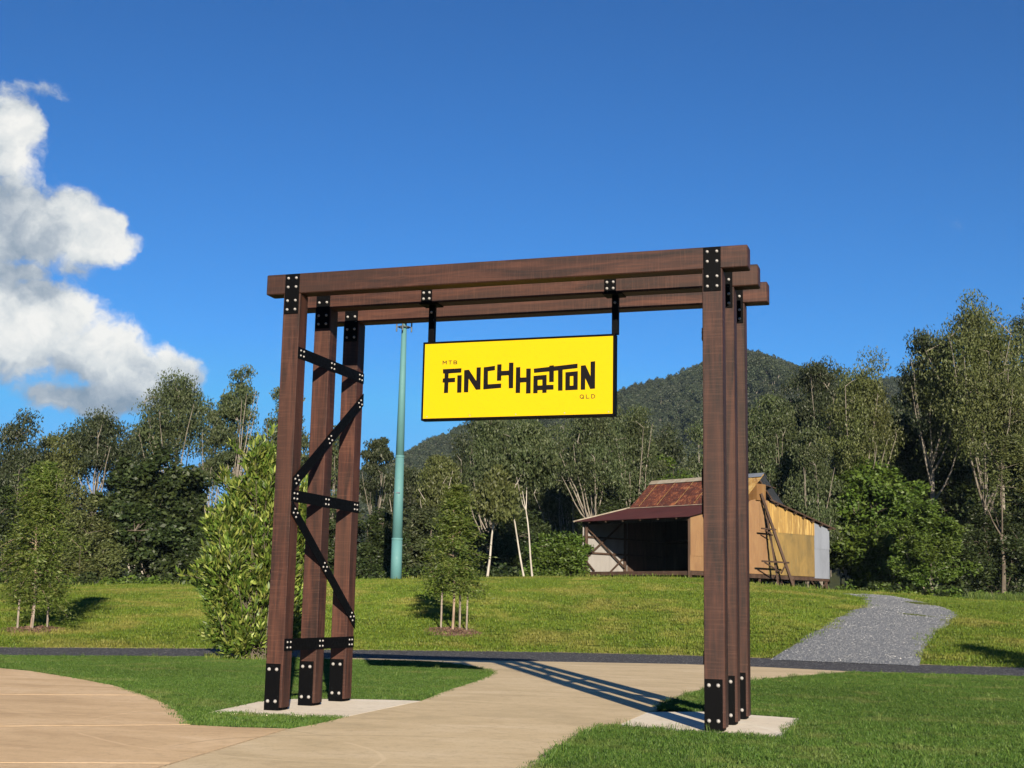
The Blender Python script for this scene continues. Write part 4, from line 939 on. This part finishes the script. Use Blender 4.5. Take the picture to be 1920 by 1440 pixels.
T('broadleaf_tree', 'huge dense dark green tree left of the leafy shrub', 285, 96, 842, 250, kind='broad', cb=.02, leaf=LEAF_DARK, bark=BARK_GREY, seed=10, nl_=36000, ncl=150, lsz=(.36, .2), crs=.8)
T('broadleaf_tree', 'mid-height olive tree right behind the left young tree', 150, 93, 925, 150, kind='broad', cb=.05, leaf=LEAF_EUC_OL, bark=BARK_GREY, seed=11, nl_=16000, ncl=80, crs=.85)
T('broadleaf_tree', 'small round olive bush at the foot of the huge dark tree', 205, 88, 1003, 84, kind='broad', cb=.2, leaf=LEAF_EUC_OL, bark=BARK_GREY, seed=12, nl_=8000, ncl=44, tr=.1)
T('broadleaf_tree', 'dark green tree low at the far left edge', 15, 92, 890, 150, kind='broad', cb=.03, leaf=LEAF_DARK, bark=BARK_GREY, seed=13, nl_=16000, ncl=80, crs=.85)
T('broadleaf_tree', 'small dark tree between the huge dark tree and the leafy shrub', 395, 91, 965, 110, kind='broad', cb=.02, leaf=LEAF_DARK, bark=BARK_GREY, seed=14, nl_=12000, ncl=60)
T('broadleaf_tree', 'dark bush behind the left gate posts', 600, 90, 950, 130, kind='broad', cb=.02, leaf=LEAF_DARK, bark=BARK_GREY, seed=15, nl_=13000, ncl=70)
# ---- middle
T('broadleaf_tree', 'dark bush at the foot of the teal pole', 712, 90, 955, 110, kind='broad', cb=.02, leaf=LEAF_DARK, bark=BARK_GREY, seed=16, nl_=13000, ncl=70)
T('gum_tree', 'pale spreading gum just right of the teal pole', 818, 104, 842, 120, cb=.42, leaf=LEAF_EUC_OL, bark=BARK_PALE, seed=17, nl_=7500, ncl=42, limbs=9, tr=.13)
T('broadleaf_tree', 'mixed green tree right behind the middle young tree', 800, 94, 930, 130, kind='broad', cb=.02, leaf=LEAF_EUC, bark=BARK_GREY, seed=18, nl_=14000, ncl=70)
T('gum_tree', 'grey-green gum under the left half of the sign', 915, 102, 768, 135, cb=.28, leaf=LEAF_EUC, seed=19, nl_=13000, ncl=62, limbs=6, tr=.17)
T('gum_tree', 'leaning white-stemmed gum at the crest of the mound', 912, 79, 880, 110, cb=.45, leaf=LEAF_EUC_OL, bark=BARK_PALE, seed=20, nl_=9000, ncl=56, limbs=3, tr=.07, lean=.5)
T('gum_tree', 'straight twin-stemmed white gum at the crest of the mound', 993, 79, 800, 130, cb=.52, leaf=LEAF_EUC, bark=BARK_PALE, seed=21, nl_=12000, ncl=64, limbs=3, tr=.08, stems=2)
T('gum_tree', 'white-limbed gum behind the left end of the shed', 1105, 106, 752, 165, cb=.36, leaf=LEAF_EUC, seed=22, nl_=13000, ncl=60, limbs=9, tr=.2)
T('gum_tree', 'grey-green gum under the right end of the sign', 1188, 112, 745, 125, cb=.30, leaf=LEAF_EUC, seed=23, nl_=12000, ncl=58, limbs=6, tr=.18)
T('broadleaf_tree', 'green tree behind the rusted shed roof', 1262, 116, 836, 150, kind='broad', cb=.1, leaf=LEAF_GREEN, bark=BARK_GREY, seed=24, nl_=16000, ncl=80)
T('broadleaf_tree', 'dark green tree behind the white gums on the crest', 960, 96, 930, 170, kind='broad', cb=.02, leaf=LEAF_DARK, bark=BARK_GREY, seed=25, nl_=16000, ncl=80)
T('broadleaf_tree', 'dark green tree right behind the open bay of the shed', 1160, 108, 890, 160, kind='broad', cb=.02, leaf=LEAF_DARK, bark=BARK_GREY, seed=26, nl_=14000, ncl=70)
T('broadleaf_tree', 'green leafy mound beside the left wall of the shed', 1052, 92, 985, 130, kind='broad', cb=.0, leaf=LEAF_GREEN, bark=BARK_GREY, seed=27, nl_=15000, ncl=80)
# ---- right of the gateway
T('gum_tree', 'grey-green many-trunked gum behind the shed gable', 1455, 108, 705, 150, cb=.12, leaf=LEAF_EUC, seed=30, nl_=20000, ncl=85, limbs=7, tr=.18, stems=3)
T('gum_tree', 'dark-crowned gum on the skyline left of the pale-topped gum', 1540, 118, 660, 130, cb=.45, leaf=LEAF_EUC_DK, seed=31, nl_=12000, ncl=55, limbs=6, tr=.2)
T('gum_tree', 'pale-topped feathery gum above the bright green tree', 1622, 106, 668, 165, cb=.34, leaf=LEAF_EUC_OL, seed=32, nl_=18000, ncl=80, limbs=8, tr=.2)
T('gum_tree', 'low grey gum filling the gap behind the shed eave', 1525, 102, 800, 130, cb=.1, leaf=LEAF_EUC, seed=33, nl_=14000, ncl=64, limbs=6, tr=.16, stems=2)
T('gum_tree', 'towering olive gum, tallest tree in the picture', 1850, 101, 553, 270, cb=.36, leaf=LEAF_EUC_OL, seed=34, nl_=28000, ncl=105, limbs=6, tr=.25, stems=2)
T('gum_tree', 'dark open-crowned gum leaning in front of the towering gum', 1755, 104, 598, 150, cb=.45, leaf=LEAF_EUC_DK, seed=35, nl_=11000, ncl=48, limbs=7, tr=.22)
T('gum_tree', 'dark gum at the right edge of the picture beside the towering gum', 1955, 108, 570, 170, cb=.3, leaf=LEAF_EUC_DK, seed=36, nl_=15000, ncl=60, tr=.24)
T('broadleaf_tree', 'bright green dense tree at the right end of the shed', 1645, 104, 838, 240, kind='broad', cb=.02, leaf=LEAF_GREEN, bark=BARK_GREY, seed=37, nl_=36000, ncl=150, lsz=(.34, .19), crs=.8)
T('broadleaf_tree', 'smaller bright green tree right of the large bright green tree', 1745, 94, 925, 170, kind='broad', cb=.06, leaf=LEAF_GREEN, bark=BARK_WHITE, seed=38, nl_=20000, ncl=90, crs=.85)
T('broadleaf_tree', 'dark green tree low at the right edge', 1875, 97, 930, 200, kind='broad', cb=.04, leaf=LEAF_DARK, bark=BARK_GREY, seed=39, nl_=20000, ncl=100, crs=.85)
T('broadleaf_tree', 'tall dark tree in the deep shade left of the towering gum', 1765, 110, 720, 200, kind='broad', cb=.02, leaf=LEAF_DARK, bark=BARK_GREY, seed=40, nl_=22000, ncl=110, lsz=(.42, .22))
T('broadleaf_tree', 'small olive-tipped tree under the limbs of the towering gum', 1880, 95, 790, 130, kind='broad', cb=.45, leaf=LEAF_EUC_OL, bark=BARK_GREY, seed=41, nl_=8000, ncl=36)
T('broadleaf_tree', 'dark tree behind the towering gum at the right edge', 1900, 114, 690, 220, kind='broad', cb=.02, leaf=LEAF_DARK, bark=BARK_GREY, seed=42, nl_=20000, ncl=100, lsz=(.42, .22))

# ---- back row filling the skyline
for px, t, top, wd_, lf, lb, sd in ((878, 120, 785, 150, LEAF_EUC_DK, 'dark gum in the back row left of the sign', 50), (965, 124, 765, 140, LEAF_EUC, 'gum in the back row hidden behind the middle of the sign', 51), (1050, 120, 760, 150, LEAF_EUC, 'gum in the back row between the crest gums and the shed', 52),
        (1145, 122, 750, 140, LEAF_EUC, 'gum in the back row above the open bay of the shed', 53), (1240, 124, 772, 130, LEAF_EUC_DK, 'gum in the back row left of the right gate posts', 54), (1310, 122, 810, 130, LEAF_EUC, 'gum in the back row behind the right gate posts', 55),
        (1425, 120, 755, 120, LEAF_EUC, 'gum in the back row just right of the right gate posts', 56), (1500, 124, 722, 120, LEAF_EUC_DK, 'dark gum in the back row above the right end of the shed', 57), (1590, 126, 708, 130, LEAF_EUC, 'gum in the back row above the bright green tree', 58),
        (1690, 128, 735, 150, LEAF_EUC_DK, 'dark gum in the back row in the gap before the towering gum', 59), (1800, 122, 640, 170, LEAF_EUC_DK, 'dark gum in the back row behind the towering gum', 60), (240, 124, 800, 150, LEAF_EUC_DK, 'dark gum in the back row behind the huge dark tree', 61),
        (60, 124, 822, 150, LEAF_EUC_DK, 'dark gum in the back row at the left edge', 62), (470, 124, 830, 120, LEAF_EUC_DK, 'dark gum in the back row behind the leafy shrub', 63), (760, 124, 868, 110, LEAF_EUC_DK, 'dark gum in the back row behind the teal pole', 64)):
    T('gum_tree', lb, px, t, top, wd_, cb=.12, leaf=lf, seed=sd, nl_=10500, ncl=60, limbs=4, tr=.13, lsz=(.28, .105), bark=BARK_PALE, stems=3, group='gums in the back row of the bush')
# undergrowth along the foot of the trees, and the bush behind them
def mass(name, label, spots, per, lsz, leaf, seed, mode='broad'):
    r = np.random.default_rng(seed); C = np.array([s_[:3] for s_ in spots]); R_ = np.array([s_[3] for s_ in spots])
    pts, out = clump_pts(C, R_, per, r, .8); V_, F_ = leaves(pts, r, lsz[0], lsz[1], mode, out)
    return tag(link(name, mesh_np(name, V_, F_), leaf), label, kind='stuff')
r_ = np.random.default_rng(77); sp1 = []; sp2 = []; sp3 = []; sp4 = []
for px in np.arange(-80, 2020, 21):
    for k in range(2):
        t = r_.uniform(84, 92) if (px < 1020 or px > 1580) else r_.uniform(101, 108)
        p = at(px+r_.uniform(-12, 12), 1100, t); R_ = r_.uniform(.5, 1.1); (sp1 if r_.random() < .6 else sp2).append((p[0], p[1], float(terr(p[0], p[1]))+R_*r_.uniform(.2, .9), R_))
for px in np.arange(-120, 2060, 24):
    for k in range(4):
        t = r_.uniform(118, 140); p = at(px+r_.uniform(-15, 15), 1100, t); R_ = r_.uniform(1.2, 2.2)
        hmax = (9.0 if px < 660 else 10.0 if px < 1380 else 12.0); sp3.append((p[0], p[1], float(terr(p[0], p[1]))+r_.uniform(.5, hmax), R_))
mass('undergrowth', 'dark green undergrowth along the foot of the trees', sp1, 260, (.26, .14), LEAF_DARK, 5)
mass('undergrowth', 'bright green vines and weeds along the foot of the trees', sp2, 260, (.26, .14), LEAF_GREEN, 6)
mass('forest', 'dark bush filling the gaps behind the nearer trees', sp3, 300, (.55, .30), LEAF_EUC_DK, 7)
# tall grass where the mown mound meets the bush
def blades(name, label, regions, n, h, wd, mat, seed):
    r = np.random.default_rng(seed); Vs = []
    for (l0, l1, t0, t1) in regions:
        m = int(n*(l1-l0)*(t1-t0)); u = r.uniform(l0/t0, l1/t0, m); t = r.uniform(t0, t1, m); l = u*t
        x, y = from_lt(l, t); z = terr(x, y); hh = r.uniform(h[0], h[1], m); a = r.uniform(0, 6.283, m); b = r.uniform(0, 6.283, m); ln = hh*r.uniform(.1, .6, m)
        wx, wy = np.cos(b)*wd, np.sin(b)*wd
        V = np.zeros((m, 4, 3)); V[:, 0] = np.stack([x-wx, y-wy, z-.02], -1); V[:, 1] = np.stack([x+wx, y+wy, z-.02], -1)
        V[:, 2] = np.stack([x+wx*.4+np.cos(a)*ln, y+wy*.4+np.sin(a)*ln, z+hh], -1); V[:, 3] = np.stack([x-wx*.4+np.cos(a)*ln, y-wy*.4+np.sin(a)*ln, z+hh], -1); Vs.append(V.reshape(-1, 3))
    V = np.concatenate(Vs); return tag(link(name, mesh_np(name, V, np.arange(len(V)).reshape(-1, 4)), mat), label, kind='stuff')
blades('grass', 'tall green grass at the right edge below the dark trees', [(25.5, 38, 74, 88)], 60, (.2, .6), .018, GRASS_TALL, 3)
blades('grass', 'longer grass along the crest of the mound before the bush', [(-34, 4, 79, 86), (4, 24, 78, 84)], 22, (.12, .4), .02, GRASS_MOUND, 4)

# ------------------------------------------------------------------ mountain and its forest
MR = np.array([(-900, 1050), (200, 1040), (450, 1030), (560, 1000), (640, 945), (690, 905), (760, 868), (800, 850), (850, 820), (880, 806), (960, 792), (1060, 775), (1160, 748), (1200, 732), (1250, 722), (1310, 698), (1360, 680), (1410, 670), (1440, 676), (1480, 692), (1510, 706), (1560, 724), (1620, 730), (1690, 722), (1750, 712), (1850, 705), (2000, 700), (2300, 735), (3000, 900)], float)
TM = 1050.0
mu = (MR[:, 0]-960)/FPX; mh = np.array([at(x, y, TM)[2] for x, y in MR])
ug = np.linspace(-.75, .85, 260); tg = np.concatenate([np.linspace(330, TM, 60), np.linspace(TM+12, 1480, 16)])
UG, TG = np.meshgrid(ug, tg, indexing='ij'); hh = np.interp(UG, mu, mh)
x_ = np.clip((TG-330)/(TM-330), 0, 1); s_ = np.where(TG <= TM, x_**1.15, np.clip(1-((TG-TM)/430)**1.3, 0, 1))
LG = UG*TG
gul = 1.7*(9*np.sin(LG*.045+1.2*np.sin(TG*.011)) + 6*np.sin(LG*.11+TG*.02+1) + 4*np.sin(LG*.021-TG*.035))
ZG = hh*s_ + gul*np.sin(np.clip(x_, 0, 1)*math.pi)*np.clip(hh/80, 0, 1) - 1.0
XG, YG = from_lt(LG, TG); ii = np.arange(XG.size).reshape(XG.shape)
MFc = np.stack([ii[:-1, :-1], ii[1:, :-1], ii[1:, 1:], ii[:-1, 1:]], -1).reshape(-1, 4)
me = mesh_np('mountain', np.stack([XG, YG, ZG], -1).reshape(-1, 3), MFc, True)
dm_ = ((UG > -.30) & (UG < .44) & (TG > 380) & (TG < TM+30)).astype(np.float32)
a_ = me.attributes.new('dens', 'FLOAT', 'POINT'); a_.data.foreach_set('value', dm_.ravel())
mountain = tag(link('mountain', me, SOIL_FAR), 'forested mountain rising behind the shed', kind='structure')
r = np.random.default_rng(91)
cp_ = np.array([(0, 0, 5.5), (1.6, .6, 4.6), (-1.5, -.7, 4.9), (.3, 1.6, 4.2), (-.4, -1.7, 4.4), (0.2, .2, 6.8), (1.0, -1.2, 5.6)], float)
pts, out = clump_pts(cp_, np.array([2.0, 1.7, 1.7, 1.6, 1.6, 1.5, 1.5]), 60, r, .8)
V1, F1 = leaves(pts, r, .85, .5, 'broad', out); V2, F2 = tubes([(np.array([(0, 0, -1), (.1, 0, 2.5), (0, 0, 6)]), np.array([.22, .18, .08])), (np.array([(.1, 0, 2.5), (1.2, .5, 4.8)]), np.array([.14, .06])), (np.array([(.1, 0, 2.2), (-1.3, -.5, 5)]), np.array([.14, .06]))], 4)
me = mesh_np('mountain_tree', np.concatenate([V1, V2]), np.concatenate([F1, F2+len(V1)]))
me.materials.append(LEAF_MTN); me.materials.append(BARK_WHITE)
mi = np.zeros(len(F1)+len(F2), np.int32); mi[len(F1):] = 1; me.polygons.foreach_set('material_index', mi)
fo = tag(link('forest', me), 'eucalypt forest covering the mountain', kind='stuff'); scatter(fo, mountain, 0.058, .40, 1.25, 71, 'dens')

# ------------------------------------------------------------------ young staked trees
MULCH = mat_soil('bark_mulch', (0.06, 0.035, 0.025), (0.20, 0.13, 0.095), 14)
def young_tree(label, px, py, top, width, seed, nb=60, per=170, droop=.5, low=.30, base=None, H=None, R=None, stakes=((-.55, .1), (.30, .45), (.62, -.05)), tags=(), mulch=True, mlabel=''):
    r = np.random.default_rng(seed)
    b = onterr(px, py) if base is None else np.array(base, float)
    t = lt(b[0], b[1])[1]; b[2] = float(terr(b[0], b[1]))
    H = H or at(px, top, t)[2]-b[2]; R = R or width/2/FPX*t
    root = empty('young_tree', b, label, 'tree', 'young staked trees on the grass')
    paths = []; u = np.linspace(0, 1, 9); tk = np.stack([.05*np.sin(u*6), .05*np.cos(u*5)-.05, u*H*.97-.05], -1); paths.append((tk, .055*(1-.85*u)))
    C = []; O = []
    for k in range(nb):
        h = low+(1-low)*(k+.5)/nb; hl = h + r.uniform(-.02, .02); az = k*2.4+r.uniform(-.4, .4)
        L = R*min(1.0, .22+1.35*max(1-hl, 0)**.8)*r.uniform(.40, 1.15); d = np.array([math.cos(az), math.sin(az), 0])
        m = 6; v = np.linspace(0, 1, m); p0 = np.array([0, 0, hl*H])
        P = p0 + d*(v*L)[:, None] + np.array([0, 0, 1.0])*((.55*v-droop*1.1*v*v)*L)[:, None]
        paths.append((P, .016*(1-.8*v)))
        q = r.uniform(.25, 1.05, per)**.8; c = p0 + d*(q*L)[:, None] + np.array([0, 0, 1.0])*((.55*q-droop*1.1*q*q)*L)[:, None]
        sp = .105*R*(.45+q)[:, None]; off = r.normal(0, 1, (per, 3))*sp*np.array([1, 1, .7]); off[:, 2] -= np.abs(off[:, 2])*.6
        C.append(c+off); O.append(unit(np.tile(d, (per, 1))+np.array([0, 0, -.3])))
    V_, F_ = tubes(paths, 6); link('trunk', mesh_np('trunk', V_, F_, True), BARK_TAN, root, b)
    C = np.concatenate(C); O = np.concatenate(O); C[:, 2] = np.maximum(C[:, 2], .25)
    V_, F_ = leaves(C, r, .125, .034, 'broad', O); link('crown', mesh_np('crown', V_, F_), LEAF_FEATH, root, b)
    for (dx, dy), tg in zip(stakes, tags):
        p = b + R3*dx + FH*dy; p[2] = float(terr(p[0], p[1]))
        sh = 1.55*r.uniform(.93, 1.05)
        so_ = link('tree_stake', box_mesh('tree_stake', -.03, .03, -.03, .03, -.2, sh, .004), STAKE, None, p, (r.uniform(-.02, .02), r.uniform(-.02, .02), r.uniform(0, 1)))
        tag(so_, tg, 'stake', 'timber stakes round the young trees')
    if mulch:
        V = [(0, 0, .10)]; F = []; n = 28; Rm = 1.05
        for j, (rr, zz) in enumerate(((.45, .09), (.8, .05), (1.05, -.02))):
            for i in range(n):
                a = 6.2832*i/n; q = Rm*rr*(1+.06*math.sin(3*a+seed)+.04*math.sin(7*a)); wx = b + R3*math.cos(a)*q + FH*math.sin(a)*q
                V.append((wx[0]-b[0], wx[1]-b[1], float(terr(wx[0], wx[1]))-b[2]+zz+.03*r.uniform(-1, 1)))
        for i in range(n): F.append((0, 1+i, 1+(i+1) % n))
        for j in range(2):
            for i in range(n): F.append((1+j*n+i, 1+(j+1)*n+i, 1+(j+1)*n+(i+1) % n, 1+j*n+(i+1) % n))
        mo = tag(link('mulch', mesh_py('mulch', V, F), MULCH, None, b), mlabel, kind='stuff')
        # loose chips
        m = 900; a = r.uniform(0, 6.283, m); q = Rm*np.sqrt(r.uniform(0, 1.1, m)); cx = b[0]+R3[0]*np.cos(a)*q+FH[0]*np.sin(a)*q; cy = b[1]+R3[1]*np.cos(a)*q+FH[1]*np.sin(a)*q
        cc = np.stack([cx-b[0], cy-b[1], terr(cx, cy)-b[2]+.09*(1-(q/Rm)**2)+.035], -1); V_, F_ = leaves(cc, r, .11, .04, 'broad', np.tile([0, 0, 1.0], (m, 1)))
        link('wood_chips', mesh_np('wood_chips', V_, F_), MULCH, mo, b)['kind'] = 'stuff'
    return root
young_tree('young feathery tree with pale trunk on the grass in front of the white gums', 848, 1187, 914, 122, 201, nb=54, per=330, low=.25, droop=.6,
           tags=('leftmost of the three grey stakes round the middle young tree', 'dark middle stake just right of the trunk of the middle young tree', 'rightmost of the three grey stakes round the middle young tree'),
           stakes=((-.42, .25), (.24, .5), (.50, .2)), mlabel='ring of brown bark mulch under the middle young tree')
young_tree('young feathery tree drooping almost to the ground at the left edge', 58, 1184, 868, 158, 202, nb=64, per=320, droop=.75, low=.16,
           tags=('leftmost pale stake under the left young tree', 'short pale stake right beside the trunk of the left young tree', 'grey stake right of the left young tree'),
           stakes=((-.42, -.1), (.12, -.25), (.42, .3)), mlabel='ring of brown bark mulch under the left young tree')
bx_, by_ = from_lt(17.2, 29.5)
young_tree('young tree outside the picture whose shadow falls beside the gravel track', 0, 0, 0, 0, 203, nb=46, per=250, low=.3, base=(bx_, by_, 0), H=5.0, R=1.7, tags=(), stakes=(), mulch=False)

# ------------------------------------------------------------------ big-leafed shrub behind the left posts
sb = ground(478, 1236); sb[2] = -.03
shrub = empty('leafy_shrub', sb, 'tall glossy yellow-green shrub behind the left posts of the gateway', 'shrub')
r = np.random.default_rng(303); ts = lt(sb[0], sb[1])[1]
def spx(px, py, dt=0.0): return at(px, py, ts+dt)-sb
LOBES = [((488, 872), 38, 62, 0), ((498, 950), 60, 90, .2), ((432, 985), 48, 70, 0), ((425, 1070), 60, 90, -.2), ((500, 1070), 78, 110, .2), ((432, 1150), 58, 80, 0), ((510, 1170), 66, 70, .3), ((470, 1190), 62, 48, -.1), ((565, 1000), 40, 130, .5), ((452, 925), 34, 40, .1)]
C = []; O = []; paths = []
for (c, rx, rz, dt) in LOBES:
    c3 = spx(c[0], c[1], dt); Rx = .96*rx/FPX*ts; Rz = rz/FPX*ts
    n = int(1500*Rx*Rz/.9); d = unit(r.normal(size=(n, 3))); q = r.uniform(.2, .86, (n, 1))
    C.append(c3 + d*q*np.array([Rx, Rx, Rz])); O.append(unit(d*np.array([1, 1, .5])))
    for k in range(max(6, int(26*Rx*Rz/.9))):
        d = unit(r.normal(size=3)); e = c3 + d*np.array([Rx, Rx, Rz])*r.uniform(.5, 1.0)
        if e[2] < .12: e[2] = r.uniform(.12, .5)
        s0 = np.array([r.normal(0, .22), r.normal(0, .22), 0]); md = (s0+e)/2+np.array([0, 0, .25])
        paths.append((np.stack([s0, md, e]), np.array([.012, .009, .004])))
        ax = unit(e-md+np.array([0, 0, .25])+d*.3); n = int(r.integers(50, 110)); q = r.uniform(-.28, .22, n); rr = r.uniform(.02, .17, n)*(1-np.clip(q, 0, 1)*2.4)
        sd = unit(np.cross(r.normal(size=(n, 3)), ax)); C.append(e + ax*q[:, None] + sd*rr[:, None]); O.append(unit(sd*.75+ax*.75))
for k in range(46):
    c, rx, rz, dt = LOBES[int(r.integers(0, len(LOBES)))]; c3 = spx(c[0], c[1], dt); d = unit(r.normal(size=3)*np.array([1, 1, .6]) + np.array([0, 0, .35]))
    e = c3 + d*np.array([rx, rx, rz])/FPX*ts*.95; ax = unit(d + np.array([0, 0, .7]) + r.normal(0, .25, 3)); L_ = r.uniform(.25, .60); n = int(60*L_)
    q = r.uniform(0, L_, n); sd = unit(np.cross(r.normal(size=(n, 3)), ax)); C.append(e + ax*q[:, None] + sd*r.uniform(.005, .05, (n, 1))); O.append(unit(sd*.8+ax*.7)); paths.append((np.stack([e-ax*.3, e+ax*L_*.5, e+ax*L_]), np.array([.010, .007, .003])))
C = np.concatenate(C); O = np.concatenate(O); k_ = C[:, 2] > .05; C, O = C[k_], O[k_]
V_, F_ = tubes(paths, 5); link('stem', mesh_np('stem', V_, F_, True), BARK_GREY, shrub, sb)
def lance(C, O, r, ln, wd):
    n = len(C); a = unit(O*.9 + np.array([0, 0, .75]) + r.normal(0, .38, (n, 3))); nn = unit(r.normal(size=(n, 3))+np.array([0, 0, .6])+O*.4); b = unit(np.cross(a, nn)); dn = unit(np.cross(b, a))
    s_ = r.uniform(.7, 1.3, (n, 1)); a = a*ln*s_; b = b*wd*s_/2; dn = dn*ln*.10*s_
    V = np.stack([C, C+a*.30+b*.85-dn*.3, C+a*.62+b*.8-dn*.6, C+a+dn*-1.6, C+a*.62-b*.8-dn*.6, C+a*.30-b*.85-dn*.3], 1).reshape(-1, 3); i = np.arange(n)*6
    return V, np.concatenate([np.stack([i, i+1, i+4+1, i+5], -1)[:0], np.stack([i+1, i+2, i+4, i+5], -1), np.stack([i, i+1, i+5, i], -1)[:0]]), i
V_, _, i = lance(C, O, r, .175, .052)
tri = np.concatenate([np.stack([i, i+1, i+5], -1), np.stack([i+1, i+2, i+5], -1), np.stack([i+2, i+4, i+5], -1), np.stack([i+2, i+3, i+4], -1)])
fo_ = link('foliage', mesh_np('foliage', V_, tri), LEAF_SHRUB, shrub, sb); fo_['kind'] = 'stuff'
# the largest leaves on the near side, one by one
view = unit(-(np.array([FH[0], FH[1], 0]))); outer = np.where((O @ view) > .25)[0]
pick = r.choice(outer, 300, replace=False)
lv, _, i1 = lance(np.zeros((1, 3)), np.array([[0, 0, 1.0]]), np.random.default_rng(1), .21, .062)
lm_ = mesh_np('leaf', lv, np.array([(0, 1, 5), (1, 2, 5), (2, 4, 5), (2, 3, 4)])); lm_.materials.append(LEAF_SHRUB)
for j in pick:
    d = Vector(unit(O[j]*.9+np.array([0, 0, .7])+r.normal(0, .3, 3))); pw = sb + C[j] + O[j]*.07
    link('leaf', lm_, None, shrub, pw, (d.to_track_quat('Z', 'Y') @ Vector((0, 0, 1)).rotation_difference(Vector((0, 0, 1)))).to_euler())
# dry grass ring at its foot
blades('grass', 'rough dry grass round the foot of the leafy shrub', [(lt(sb[0], sb[1])[0]-1.1, lt(sb[0], sb[1])[0]+1.2, ts-.9, ts+.6)], 160, (.06, .2), .006, GRASS_MOUND, 9)

# ------------------------------------------------------------------ haze
hm, ht = new_mat('thin_haze')
pv = ht.n('ShaderNodeVolumePrincipled', {'Color': (0.55, 0.78, 1.0, 1.0), 'Density': 0.00005, 'Anisotropy': 0.0})
ho = ht.n('ShaderNodeOutputMaterial'); ht.link(pv.outputs[0], ho.inputs['Volume'])
hb_ = [from_lt(l, t) for l, t in ((-1900, -420), (1900, -420), (1900, 1900), (-1900, 1900))]
hz = link('haze', mesh_py('haze', [(x, y, z) for z in (-3.0, 330.0) for x, y in hb_], BOXF), hm)
tag(hz, 'thin bluish haze in the air before the mountain', kind='stuff')
